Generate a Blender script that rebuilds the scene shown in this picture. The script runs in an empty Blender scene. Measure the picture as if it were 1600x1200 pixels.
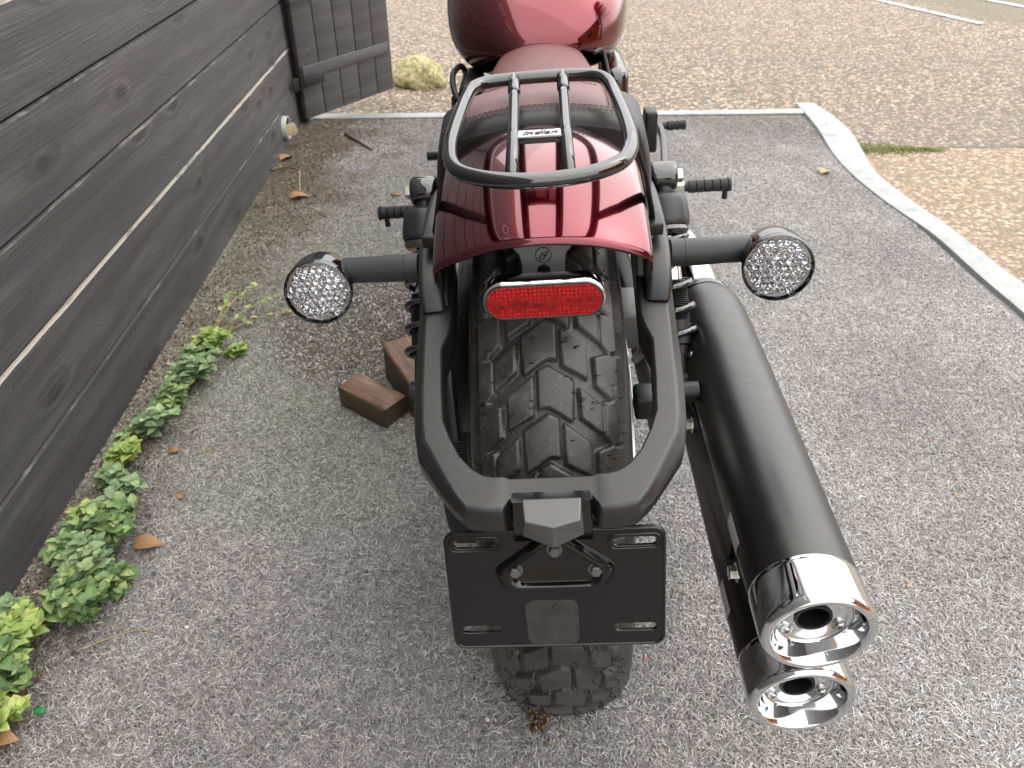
import bpy, bmesh, math, random
import numpy as np
from mathutils import Vector, Matrix, Euler, noise

R = math.radians
SC = bpy.context.scene
COL = SC.collection

# ------------------------------------------------------------------ camera
cd = bpy.data.cameras.new('camera')
cam = bpy.data.objects.new('camera', cd); COL.objects.link(cam)
cd.sensor_width = 36.0; cd.lens = 27.045; cd.clip_start = 0.02; cd.clip_end = 400
cam.location = (0, 0, 0.95)
cam.rotation_euler = (R(90 - 36.517), 0, R(-1.264))
cd.dof.use_dof = True; cd.dof.focus_distance = 0.74; cd.dof.aperture_fstop = 14.0
SC.camera = cam

# ------------------------------------------------------------------ sky, sun, exposure
SUN_EL, SUN_AZ = 52, 65          # degrees; azimuth clockwise from +Y
w = bpy.data.worlds.new('World'); SC.world = w; w.use_nodes = True
nt = w.node_tree; nt.nodes.clear()
sky = nt.nodes.new('ShaderNodeTexSky'); sky.sky_type = 'NISHITA'; sky.sun_disc = False
sky.sun_elevation = R(SUN_EL); sky.sun_rotation = R(SUN_AZ); sky.dust_density = 3.0; sky.air_density = 1.0
hs = nt.nodes.new('ShaderNodeHueSaturation'); hs.inputs['Saturation'].default_value = 0.12
bg = nt.nodes.new('ShaderNodeBackground'); bg.inputs['Strength'].default_value = 0.15
wo = nt.nodes.new('ShaderNodeOutputWorld')
# overcast: the desaturated sky under an even cloud layer that is brighter overhead than at the horizon
tc = nt.nodes.new('ShaderNodeTexCoord'); sx_ = nt.nodes.new('ShaderNodeSeparateXYZ'); cr_ = nt.nodes.new('ShaderNodeValToRGB'); mx_ = nt.nodes.new('ShaderNodeMix'); mx_.data_type = 'RGBA'
cr_.color_ramp.elements[0].color = (0.60, 0.60, 0.61, 1); cr_.color_ramp.elements[1].color = (1.0, 0.995, 0.985, 1); cr_.color_ramp.elements[1].position = 0.85
vm_ = nt.nodes.new('ShaderNodeVectorMath'); vm_.operation = 'SCALE'; vm_.inputs['Scale'].default_value = 8.0
nt.links.new(tc.outputs['Generated'], sx_.inputs[0]); nt.links.new(sx_.outputs[2], cr_.inputs[0]); nt.links.new(cr_.outputs[0], vm_.inputs[0])
mx_.inputs[0].default_value = 0.75
nt.links.new(sky.outputs[0], hs.inputs['Color']); nt.links.new(hs.outputs[0], mx_.inputs[6]); nt.links.new(vm_.outputs[0], mx_.inputs[7]); nt.links.new(mx_.outputs[2], bg.inputs['Color']); nt.links.new(bg.outputs[0], wo.inputs[0])
sl = bpy.data.lights.new('sun', 'SUN'); sun = bpy.data.objects.new('sun', sl); COL.objects.link(sun)
sl.energy = 0.5; sl.angle = R(100); sl.color = (1.0, 0.97, 0.93)
sd = Vector((math.sin(R(SUN_AZ)) * math.cos(R(SUN_EL)), math.cos(R(SUN_AZ)) * math.cos(R(SUN_EL)), math.sin(R(SUN_EL))))
sun.rotation_euler = (-sd).to_track_quat('-Z', 'Y').to_euler()
VS = SC.view_settings; VS.view_transform = 'Standard'; VS.look = 'None'; VS.gamma = 1.0; VS.exposure = 1.46

# ------------------------------------------------------------------ helpers
def tag(o, label=None, cat=None, group=None, kind=None):
    if label: o['label'] = label
    if cat: o['category'] = cat
    if group: o['group'] = group
    if kind: o['kind'] = kind
    return o

def empty(name, loc=(0, 0, 0), rot=(0, 0, 0)):
    o = bpy.data.objects.new(name, None); COL.objects.link(o)
    o.location = loc; o.rotation_euler = rot; o.empty_display_size = 0.05
    return o

class MB:
    def __init__(s): s.v = []; s.f = []; s.m = []
    def add(s, v, f, mi=0):
        b = len(s.v); s.v += [tuple(p) for p in v]; s.f += [tuple(i + b for i in q) for q in f]
        s.m += [mi] * len(f); return s
    def xf(s, M):
        s.v = [tuple(M @ Vector(p)) for p in s.v]; return s
    def build(s, name, mats, parent=None, smooth=True, auto=None, loc=None, rot=None):
        me = bpy.data.meshes.new(name); me.from_pydata(s.v, [], s.f); me.update()
        if not isinstance(mats, (list, tuple)): mats = [mats]
        for m in mats: me.materials.append(m)
        if len(mats) > 1: me.polygons.foreach_set('material_index', s.m)
        bm = bmesh.new(); bm.from_mesh(me); bmesh.ops.recalc_face_normals(bm, faces=bm.faces); bm.to_mesh(me); bm.free()
        me.polygons.foreach_set('use_smooth', [smooth] * len(me.polygons))
        if smooth and auto is not None:
            me.set_sharp_from_angle(angle=R(auto))
        o = bpy.data.objects.new(name, me); COL.objects.link(o)
        if parent: o.parent = parent
        if loc: o.location = loc
        if rot: o.rotation_euler = rot
        return o

def catmull(pts, n=8, closed=False):
    P = [Vector(p) for p in pts]; out = []; N = len(P)
    for i in range(N if closed else N - 1):
        if closed: a, b, c, d = P[(i - 1) % N], P[i], P[(i + 1) % N], P[(i + 2) % N]
        else: a, b, c, d = P[max(i - 1, 0)], P[i], P[i + 1], P[min(i + 2, N - 1)]
        for k in range(n):
            t = k / n
            out.append(0.5 * ((2 * b) + (c - a) * t + (2 * a - 5 * b + 4 * c - d) * t * t + (3 * b - a - 3 * c + d) * t ** 3))
    if not closed: out.append(P[-1])
    return out

def frames(pts, closed=False, up=None):
    N = len(pts); T = []
    for i in range(N):
        if closed: t = pts[(i + 1) % N] - pts[i - 1]
        else: t = pts[min(i + 1, N - 1)] - pts[max(i - 1, 0)]
        T.append(t.normalized())
    res = []
    if up is not None:
        for t in T:
            u = Vector(up); s = t.cross(u).normalized(); res.append((s, s.cross(t).normalized()))
        return res
    n = T[0].orthogonal().normalized()
    for t in T:
        n = (n - t * n.dot(t)).normalized(); res.append((n, t.cross(n).normalized()))
    return res

def tube(pts, r, seg=14, closed=False, caps=True):
    P = [Vector(p) for p in pts]; fr = frames(P, closed); v = []; f = []; N = len(P)
    for i, p in enumerate(P):
        ri = r[i] if isinstance(r, (list, tuple)) else r
        a, b = fr[i]
        for k in range(seg):
            t = 2 * math.pi * k / seg; v.append(p + a * (ri * math.cos(t)) + b * (ri * math.sin(t)))
    for i in range(N if closed else N - 1):
        j = (i + 1) % N
        for k in range(seg):
            l = (k + 1) % seg; f.append((i * seg + k, i * seg + l, j * seg + l, j * seg + k))
    if caps and not closed:
        f.append(tuple(range(seg))[::-1]); f.append(tuple((N - 1) * seg + k for k in range(seg)))
    return v, f

def loft(secs, closed=True, caps=True):
    n = len(secs[0]); v = [p for s in secs for p in s]; f = []
    for i in range(len(secs) - 1):
        for k in range(n if closed else n - 1):
            l = (k + 1) % n; f.append((i * n + k, i * n + l, (i + 1) * n + l, (i + 1) * n + k))
    if caps and closed:
        f.append(tuple(range(n))[::-1]); f.append(tuple((len(secs) - 1) * n + k for k in range(n)))
    return v, f

def rrect(w, h, r, n=4):
    out = []; r = min(r, w / 2 - 1e-5, h / 2 - 1e-5)
    for cx, cy, a0 in ((w / 2 - r, h / 2 - r, 0), (-w / 2 + r, h / 2 - r, 90), (-w / 2 + r, -h / 2 + r, 180), (w / 2 - r, -h / 2 + r, 270)):
        for k in range(n + 1):
            a = R(a0 + 90 * k / n); out.append((cx + r * math.cos(a), cy + r * math.sin(a)))
    return out

def beam(pts, w, h, r, up=(0, 0, 1), n=4):
    P = [Vector(p) for p in pts]; fr = frames(P, up=up); secs = []
    for i, p in enumerate(P):
        wi = w[i] if isinstance(w, (list, tuple)) else w; hi = h[i] if isinstance(h, (list, tuple)) else h
        s, u = fr[i]; secs.append([p + s * x + u * y for x, y in rrect(wi, hi, r, n)])
    return loft(secs)

def box(c, s, r=0.0):
    """box with rounded vertical-section edges; c centre, s size"""
    bm = bmesh.new(); bmesh.ops.create_cube(bm, size=1.0, matrix=Matrix.Translation(c) @ Matrix.Diagonal((s[0], s[1], s[2], 1)))
    if r > 0: bmesh.ops.bevel(bm, geom=bm.edges[:], offset=r, segments=3, affect='EDGES', profile=0.5)
    bm.verts.index_update(); v = [q.co.copy() for q in bm.verts]; f = [tuple(x.index for x in q.verts) for q in bm.faces]; bm.free()
    return v, f

def lathe(prof, seg=48, axis='X', org=(0, 0, 0)):
    """prof: (h, r) along the axis"""
    v = []; f = []; o = Vector(org)
    for h, r in prof:
        for k in range(seg):
            a = 2 * math.pi * k / seg; c, s = r * math.cos(a), r * math.sin(a)
            v.append(o + Vector({'X': (h, c, s), 'Y': (s, h, c), 'Z': (c, s, h)}[axis]))
    n = len(prof)
    for i in range(n - 1):
        for k in range(seg):
            l = (k + 1) % seg; f.append((i * seg + k, i * seg + l, (i + 1) * seg + l, (i + 1) * seg + k))
    if prof[0][1] > 1e-6: pass
    return v, f

def capped(prof):
    return [(prof[0][0], 1e-5)] + list(prof) + [(prof[-1][0], 1e-5)]

def smoothprof(prof, n=4):
    return [(p.x, p.y) for p in catmull([(a, b, 0) for a, b in prof], n)]

def curve_mesh(loops, ext, bev=0.0, seg=2):
    """2-D outlines (holes too) in XY -> plate of thickness 2*ext(+bevel): (verts, faces)"""
    cu = bpy.data.curves.new('tmp', 'CURVE'); cu.dimensions = '2D'; cu.fill_mode = 'BOTH'
    cu.extrude = ext; cu.bevel_depth = bev; cu.bevel_resolution = seg
    for L in loops:
        s = cu.splines.new('POLY'); s.points.add(len(L) - 1); s.use_cyclic_u = True
        for p, q in zip(s.points, L): p.co = (q[0], q[1], 0, 1)
    return _conv(cu)

def text_mesh(txt, size, ext, shear=0.0, bev=0.0):
    cu = bpy.data.curves.new('tmp', 'FONT'); cu.body = txt; cu.size = size; cu.extrude = ext; cu.shear = shear; cu.bevel_depth = bev
    cu.align_x = 'CENTER'; cu.align_y = 'CENTER'; cu.resolution_u = 3
    return _conv(cu)

def _conv(cu):
    o = bpy.data.objects.new('tmp', cu); COL.objects.link(o)
    dg = bpy.context.evaluated_depsgraph_get(); dg.update()
    me = bpy.data.meshes.new_from_object(o.evaluated_get(dg))
    v = [p.co.copy() for p in me.vertices]; f = [tuple(p.vertices) for p in me.polygons]
    bpy.data.objects.remove(o); bpy.data.curves.remove(cu); bpy.data.meshes.remove(me)
    return v, f

def xform(vf, M):
    return [M @ Vector(p) for p in vf[0]], vf[1]

def mirx(vf):
    return [Vector((-p[0], p[1], p[2])) for p in vf[0]], vf[1]

def frame_m(org, x, y):
    x = Vector(x).normalized(); y = Vector(y); z = x.cross(y).normalized(); y = z.cross(x)
    return Matrix(((x.x, y.x, z.x, org[0]), (x.y, y.y, z.y, org[1]), (x.z, y.z, z.z, org[2]), (0, 0, 0, 1)))

def hexbolt(M, r=0.006, h=0.005, washer=True):
    """bolt head along +Z of M"""
    v, f = [], []
    prof = []
    mb = MB()
    if washer: mb.add(*xform(lathe(capped([(0, r * 1.35), (0.0012, r * 1.35)]), 20, 'Z'), M))
    hexv = []
    for z, rr in ((0.001, r), (h, r), (h + 0.0008, r * 0.85)):
        for k in range(6): hexv.append(M @ Vector((rr * math.cos(R(60 * k)), rr * math.sin(R(60 * k)), z)))
    fs = [(i * 6 + k, i * 6 + (k + 1) % 6, (i + 1) * 6 + (k + 1) % 6, (i + 1) * 6 + k) for i in range(2) for k in range(6)] + [(12, 13, 14, 15, 16, 17)]
    mb.add(hexv, fs)
    return mb.v, mb.f

# ------------------------------------------------------------------ materials
def pbr(name, col, rough=0.5, metal=0.0, ior=1.5, coat=0.0, coat_rough=0.03):
    m = bpy.data.materials.new(name); m.use_nodes = True; b = m.node_tree.nodes['Principled BSDF']
    b.inputs['Base Color'].default_value = (*col, 1); b.inputs['Roughness'].default_value = rough
    b.inputs['Metallic'].default_value = metal; b.inputs['IOR'].default_value = ior
    b.inputs['Coat Weight'].default_value = coat; b.inputs['Coat Roughness'].default_value = coat_rough
    return m

class NT:
    def __init__(s, m): s.m = m; s.t = m.node_tree; s.b = s.t.nodes['Principled BSDF']
    def n(s, typ, **kw):
        x = s.t.nodes.new(typ)
        for k, v in kw.items(): setattr(x, k, v)
        return x
    def l(s, a, b): s.t.links.new(a, b)
    def coord(s, kind='Object'): return s.n('ShaderNodeTexCoord').outputs[kind]
    def pos(s): return s.n('ShaderNodeNewGeometry').outputs['Position']
    def rnd(s): return s.n('ShaderNodeNewGeometry').outputs['Random Per Island']
    def mapping(s, vec, scale=(1, 1, 1), loc=(0, 0, 0), rot=(0, 0, 0)):
        x = s.n('ShaderNodeMapping'); s.l(vec, x.inputs[0]); x.inputs['Scale'].default_value = scale; x.inputs['Location'].default_value = loc; x.inputs['Rotation'].default_value = rot
        return x.outputs[0]
    def noise(s, vec, scale, detail=3, rough=0.55, dist=0.0):
        x = s.n('ShaderNodeTexNoise'); s.l(vec, x.inputs['Vector']); x.inputs['Scale'].default_value = scale; x.inputs['Detail'].default_value = detail
        x.inputs['Roughness'].default_value = rough; x.inputs['Distortion'].default_value = dist
        return x.outputs['Fac']
    def voro(s, vec, scale, feature='F1', out='Distance'):
        x = s.n('ShaderNodeTexVoronoi', feature=feature); s.l(vec, x.inputs['Vector']); x.inputs['Scale'].default_value = scale
        return x.outputs[out]
    def ramp(s, fac, stops, interp='LINEAR'):
        x = s.n('ShaderNodeValToRGB'); s.l(fac, x.inputs[0]); e = x.color_ramp.elements; x.color_ramp.interpolation = interp
        while len(e) < len(stops): e.new(0.5)
        for k, (p, c) in enumerate(stops):
            e[k].position = p; e[k].color = (*c, 1) if len(c) == 3 else c
        return x.outputs[0]
    def mix(s, fac, a, b, blend='MIX'):
        x = s.n('ShaderNodeMix', data_type='RGBA', blend_type=blend)
        for sock, val in ((x.inputs[0], fac), (x.inputs[6], a), (x.inputs[7], b)):
            if isinstance(val, (int, float)): sock.default_value = val
            elif isinstance(val, tuple): sock.default_value = (*val, 1)
            else: s.l(val, sock)
        return x.outputs[2]
    def math(s, op, a, b=None, clamp=False):
        x = s.n('ShaderNodeMath', operation=op); x.use_clamp = clamp
        for i, val in enumerate((a, b)):
            if val is None: continue
            if isinstance(val, (int, float)): x.inputs[i].default_value = val
            else: s.l(val, x.inputs[i])
        return x.outputs[0]
    def xyz(s, vec):
        x = s.n('ShaderNodeSeparateXYZ'); s.l(vec, x.inputs[0]); return x.outputs
    def maprange(s, v, a, b, c=0.0, d=1.0):
        x = s.n('ShaderNodeMapRange'); s.l(v, x.inputs[0])
        for i, k in enumerate((a, b, c, d)): x.inputs[i + 1].default_value = k
        return x.outputs[0]
    def color(s, c): s.l(c, s.b.inputs['Base Color'])
    def rough(s, c): s.l(c, s.b.inputs['Roughness'])
    def bump(s, h, strength=0.3, dist=0.01):
        x = s.n('ShaderNodeBump'); s.l(h, x.inputs['Height']); x.inputs['Strength'].default_value = strength; x.inputs['Distance'].default_value = dist
        s.l(x.outputs[0], s.b.inputs['Normal'])

M = {}
M['red'] = pbr('candy_red_paint', (0.140, 0.0045, 0.013), 0.17, 1.0, 1.5, 1.0, 0.010); M['red'].node_tree.nodes['Principled BSDF'].inputs['Coat IOR'].default_value = 1.65
M['gloss'] = pbr('gloss_black', (0.002, 0.002, 0.0023), 0.03, 0, 2.0)
M['plate'] = pbr('painted_black_steel', (0.004, 0.0035, 0.0038), 0.10, 0, 1.55)
M['chrome'] = pbr('chrome', (0.74, 0.75, 0.765), 0.05, 1.0)
M['alu'] = pbr('brushed_aluminium', (0.62, 0.62, 0.61), 0.28, 1.0)
M['zinc'] = pbr('zinc_plated_steel', (0.72, 0.70, 0.62), 0.25, 1.0)
M['dark'] = pbr('dark_metal', (0.006, 0.006, 0.006), 0.45, 0.0)
M['grey_metal'] = pbr('grey_painted_metal', (0.13, 0.13, 0.13), 0.40, 0.5)
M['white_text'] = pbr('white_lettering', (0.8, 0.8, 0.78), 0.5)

def mk_textured():
    m = pbr('textured_black_plastic', (0.013, 0.0125, 0.0125), 0.36, 0, 1.6); t = NT(m); c = t.coord()
    t.bump(t.noise(c, 1100, 2), 0.35, 0.0006); return m
M['tex'] = mk_textured()
def mk_satin():
    m = pbr('satin_black_muffler', (0.0055, 0.005, 0.005), 0.40, 0, 1.7); t = NT(m); c = t.coord()
    t.rough(t.maprange(t.noise(c, 60, 3), 0.3, 0.7, 0.33, 0.40)); return m
M['satin'] = mk_satin()
def mk_stalk():
    m = pbr('matte_grey_black_plastic', (0.026, 0.027, 0.028), 0.40, 0, 1.5); t = NT(m); t.bump(t.noise(t.coord(), 700, 2), 0.15, 0.0004); return m
M['matte'] = mk_stalk()
def mk_side():
    m = pbr('grey_cast_bracket', (0.10, 0.10, 0.10), 0.38, 0.2, 1.5); t = NT(m); t.bump(t.noise(t.coord(), 800, 2), 0.15, 0.0004); return m
M['cast'] = mk_side()
def mk_rubber():
    m = pbr('tyre_rubber', (0.02, 0.019, 0.018), 0.55, 0, 1.5); t = NT(m); c = t.coord()
    n1 = t.noise(c, 34, 5, 0.65); n2 = t.noise(c, 260, 3, 0.6)
    a = t.ramp(n1, [(0.38, (0.026, 0.025, 0.0245)), (0.58, (0.043, 0.041, 0.0395)), (0.76, (0.078, 0.074, 0.069))])
    t.color(t.mix(t.ramp(n2, [(0.60, (0, 0, 0)), (0.75, (1, 1, 1))]), a, (0.12, 0.105, 0.085)))
    t.rough(t.maprange(n1, 0.35, 0.7, 0.30, 0.55)); t.bump(n2, 0.12, 0.001); return m
M['rubber'] = mk_rubber()
M['grip'] = pbr('black_rubber', (0.014, 0.014, 0.015), 0.6)
M['spew'] = pbr('rubber_hair', (0.008, 0.008, 0.008), 0.5)
def mk_leather(name, c0, c1, rough):
    m = pbr(name, c0, rough, 0, 1.5); t = NT(m); c = t.coord()
    t.color(t.mix(t.noise(c, 28, 4), c0, c1)); v = t.voro(c, 900); t.bump(v, 0.25, 0.0006); return m
M['leather'] = mk_leather('oxblood_leather', (0.135, 0.056, 0.054), (0.20, 0.093, 0.089), 0.48)
M['leather_black'] = mk_leather('black_leather', (0.006, 0.0055, 0.0055), (0.011, 0.010, 0.0095), 0.42)
M['thread'] = pbr('tan_thread', (0.26, 0.14, 0.08), 0.8)
M['thread_dark'] = pbr('brown_thread', (0.06, 0.025, 0.025), 0.8)
def mk_lens():
    m = pbr('red_reflector', (0.45, 0.004, 0.006), 0.25, 0.0, 1.35, 0.35, 0.03); t = NT(m); c = t.coord()
    vx = t.n('ShaderNodeTexVoronoi', feature='F1', distance='CHEBYCHEV'); t.l(t.mapping(c, (1, 1, 1)), vx.inputs['Vector']); vx.inputs['Scale'].default_value = 300; vx.inputs['Randomness'].default_value = 0.25
    col = t.ramp(vx.outputs['Distance'], [(0.08, (0.62, 0.010, 0.008)), (0.35, (0.36, 0.001, 0.003)), (0.6, (0.10, 0.0, 0.001))])
    t.color(col); t.bump(vx.outputs['Distance'], 0.6, 0.0012)
    t.b.inputs['Subsurface Weight'].default_value = 0.0; return m
M['lens'] = mk_lens()
M['led'] = pbr('led_chip', (0.05, 0.045, 0.04), 0.2)
M['cup'] = pbr('silvered_cup', (0.95, 0.95, 0.95), 0.10, 1.0)
def mk_clear():
    m = bpy.data.materials.new('clear_cover'); m.use_nodes = True; t = m.node_tree; t.nodes.clear()
    o = t.nodes.new('ShaderNodeOutputMaterial'); mx = t.nodes.new('ShaderNodeMixShader'); tr = t.nodes.new('ShaderNodeBsdfTransparent'); gl = t.nodes.new('ShaderNodeBsdfGlossy'); fr = t.nodes.new('ShaderNodeFresnel')
    tr.inputs[0].default_value = (0.9, 0.9, 0.92, 1); gl.inputs['Roughness'].default_value = 0.03; fr.inputs[0].default_value = 1.5
    t.links.new(fr.outputs[0], mx.inputs[0]); t.links.new(tr.outputs[0], mx.inputs[1]); t.links.new(gl.outputs[0], mx.inputs[2]); t.links.new(mx.outputs[0], o.inputs[0]); return m
M['clear'] = mk_clear()
def mk_patch():
    m = pbr('glue_patch', (0.05, 0.047, 0.043), 0.24); t = NT(m); c = t.coord(); t.color(t.mix(t.noise(c, 60, 4), (0.016, 0.015, 0.014), (0.062, 0.058, 0.052))); return m
M['patch'] = mk_patch()
M['sticker'] = pbr('silver_sticker', (0.6, 0.6, 0.58), 0.4)

def mk_board():
    m = pbr('black_stained_board', (0.04, 0.038, 0.037), 0.42, 0, 1.5); t = NT(m); c = t.coord()
    oi = t.n('ShaderNodeObjectInfo').outputs['Random']
    cx = t.n('ShaderNodeCombineXYZ'); t.l(t.math('MULTIPLY', oi, 7.0), cx.inputs[2]); t.l(t.math('MULTIPLY', oi, 31.0), cx.inputs[1])
    ad = t.n('ShaderNodeVectorMath', operation='ADD'); t.l(c, ad.inputs[0]); t.l(cx.outputs[0], ad.inputs[1]); p = ad.outputs[0]
    # knots bend the grain
    pp = t.xyz(p); kc = t.n('ShaderNodeCombineXYZ'); t.l(t.math('MULTIPLY', pp[1], 2.4), kc.inputs[0]); t.l(t.math('MULTIPLY', pp[2], 6.0), kc.inputs[1]); vk = t.n('ShaderNodeTexVoronoi', voronoi_dimensions='2D'); t.l(kc.outputs[0], vk.inputs['Vector']); vk.inputs['Scale'].default_value = 1.0; kd = vk.outputs['Distance']
    knot = t.math('SUBTRACT', 1.0, t.math('MULTIPLY', kd, 5.5), clamp=True)
    wob = t.noise(t.mapping(p, (1, 1.1, 7)), 2.0, 2)
    gz = t.math('ADD', t.math('MULTIPLY', t.xyz(p)[2], 95.0), t.math('ADD', t.math('MULTIPLY', wob, 9.0), t.math('MULTIPLY', knot, 9.0)))
    rings = t.math('SINE', gz)
    fine = t.noise(t.mapping(p, (1, 5, 240)), 1.0, 4, 0.6)
    grain = t.math('ADD', t.math('MULTIPLY', t.maprange(rings, -1, 1), 0.25), t.math('MULTIPLY', fine, 0.75))
    blot = t.noise(t.mapping(p, (1, 1.3, 5)), 2.2, 4, 0.6)
    col = t.ramp(grain, [(0.32, (0.060, 0.0560, 0.0575)), (0.5, (0.078, 0.0728, 0.0745)), (0.68, (0.100, 0.094, 0.0955))])
    col = t.mix(t.ramp(blot, [(0.40, (0, 0, 0)), (0.62, (1, 1, 1))]), col, t.mix(0.6, col, (0.042, 0.049, 0.051)))
    col = t.mix(t.ramp(blot, [(0.50, (0, 0, 0)), (0.80, (1, 1, 1))]), col, t.mix(0.5, col, (0.085, 0.071, 0.072)))
    kk = t.ramp(knot, [(0.45, (0, 0, 0)), (0.75, (1, 1, 1))])
    col = t.mix(t.math('MULTIPLY', kk, 0.55), col, (0.016, 0.013, 0.012))
    scr = t.noise(t.mapping(p, (1, 9, 420)), 1.0, 2, 0.5)
    scm = t.math('MULTIPLY', t.ramp(scr, [(0.71, (0, 0, 0)), (0.76, (1, 1, 1))]), t.ramp(t.noise(p, 5, 2), [(0.5, (0, 0, 0)), (0.66, (1, 1, 1))]))
    col = t.mix(t.math('MULTIPLY', scm, 0.6), col, (0.26, 0.23, 0.19))
    t.color(col); t.rough(t.maprange(blot, 0.3, 0.7, 0.36, 0.52))
    t.bump(t.math('SUBTRACT', grain, t.math('MULTIPLY', kk, 0.4)), 0.7, 0.002); return m
M['board'] = mk_board()
def mk_worn(name, lo, hi):
    m = pbr(name, (0.1, 0.1, 0.1), 0.6); t = NT(m); p = t.pos()
    n = t.noise(t.mapping(p, (30, 6, 30)), 1.6, 5, 0.65)
    t.color(t.ramp(n, [(lo, (0.025, 0.023, 0.022)), (hi, (0.36, 0.32, 0.27))])); return m
M['worn_heavy'] = mk_worn('chipped_edge_pale', 0.30, 0.46)
M['worn_light'] = mk_worn('chipped_edge_dark', 0.50, 0.85)
M['black_wood'] = pbr('black_wood', (0.012, 0.011, 0.011), 0.6)

def stain_masks(t, p):
    """world-space dirt on the mat: brown by the far fence corner, green moss film at the left, wet patch"""
    o = t.xyz(p); x, y = o[0], o[1]
    n = t.noise(t.mapping(p, (1, 1, 0.0)), 5.0, 4, 0.6)
    nn = t.math('MULTIPLY', t.math('SUBTRACT', n, 0.5), 0.9)
    # distance from fence grows with x; dirt band narrower near camera
    lim = t.math('ADD', t.maprange(y, 1.0, 3.0, -0.66, -0.36), nn)
    brown = t.math('MULTIPLY', t.maprange(t.math('SUBTRACT', x, lim), -0.10, 0.06, 1.0, 0.0), t.maprange(y, 1.3, 2.1))
    far = t.math('MULTIPLY', t.maprange(t.math('ADD', y, nn), 2.5, 3.0), 0.55)
    near = t.math('MULTIPLY', t.maprange(t.math('ADD', x, t.math('MULTIPLY', nn, 0.25)), -0.66, -0.55, 1.0, 0.0), 0.75)
    br = t.math('MAXIMUM', t.math('MAXIMUM', brown, far), near)
    gx = t.maprange(t.math('ADD', x, nn), -0.30, -0.05, 1.0, 0.0)
    gy = t.math('MULTIPLY', t.maprange(y, 0.85, 1.15), t.maprange(y, 1.9, 2.5, 1.0, 0.0))
    gr = t.math('MULTIPLY', t.math('MULTIPLY', gx, gy), 0.45)
    dx = t.math('DIVIDE', t.math('ADD', x, 0.31), 0.21); dy = t.math('DIVIDE', t.math('SUBTRACT', y, 1.52), 0.26)
    d = t.math('ADD', t.math('ADD', t.math('MULTIPLY', dx, dx), t.math('MULTIPLY', dy, dy)), t.math('MULTIPLY', nn, 1.2))
    wet = t.maprange(d, 0.6, 1.2, 1.0, 0.0)
    return br, gr, wet

def mk_matbase():
    m = pbr('mat_backing', (0.07, 0.066, 0.064), 0.7); t = NT(m); p = t.pos(); br, gr, wet = stain_masks(t, p)
    c = t.ramp(t.noise(p, 260, 3, 0.6), [(0.35, (0.11, 0.105, 0.102)), (0.65, (0.25, 0.24, 0.235))])
    c = t.mix(br, c, t.ramp(t.noise(p, 120, 3, 0.7), [(0.35, (0.035, 0.026, 0.018)), (0.65, (0.13, 0.095, 0.065))]))
    t.color(t.mix(wet, c, (0.070, 0.052, 0.032))); t.rough(t.maprange(wet, 0, 1, 0.7, 0.35)); return m
M['matbase'] = mk_matbase()
def mk_pile():
    m = pbr('mat_fibre', (0.3, 0.3, 0.3), 0.45); t = NT(m); p = t.pos(); r = t.rnd(); br, gr, wet = stain_masks(t, p)
    c = t.ramp(r, [(0.0, (0.16, 0.150, 0.143)), (0.30, (0.26, 0.245, 0.234)), (0.62, (0.37, 0.350, 0.336)), (0.85, (0.51, 0.485, 0.467)), (1.0, (0.67, 0.645, 0.625))])
    big = t.maprange(t.noise(p, 3.0, 4, 0.6), 0.3, 0.7, 0.78, 1.12)
    cb = t.n('ShaderNodeCombineColor'); [t.l(big, cb.inputs[i]) for i in range(3)]
    c = t.mix(1.0, c, cb.outputs[0], 'MULTIPLY')
    c = t.mix(br, c, t.ramp(r, [(0.0, (0.050, 0.037, 0.026)), (0.6, (0.16, 0.122, 0.085)), (0.93, (0.28, 0.225, 0.16)), (1.0, (0.55, 0.48, 0.38))]))
    c = t.mix(gr, c, t.ramp(r, [(0.0, (0.11, 0.112, 0.065)), (0.6, (0.29, 0.29, 0.20)), (1.0, (0.56, 0.55, 0.44))]))
    c = t.mix(t.math('MULTIPLY', wet, 0.85), c, t.ramp(r, [(0.0, (0.045, 0.033, 0.020)), (0.55, (0.13, 0.098, 0.062)), (0.86, (0.20, 0.155, 0.10)), (0.90, (0.80, 0.80, 0.76)), (1.0, (0.95, 0.95, 0.92))]))  # damp brown fibres; the whitest share is wet sparkle put into the colour
    t.color(c); t.rough(t.maprange(wet, 0, 1, 0.48, 0.42)); return m
M['pile'] = mk_pile()

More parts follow.
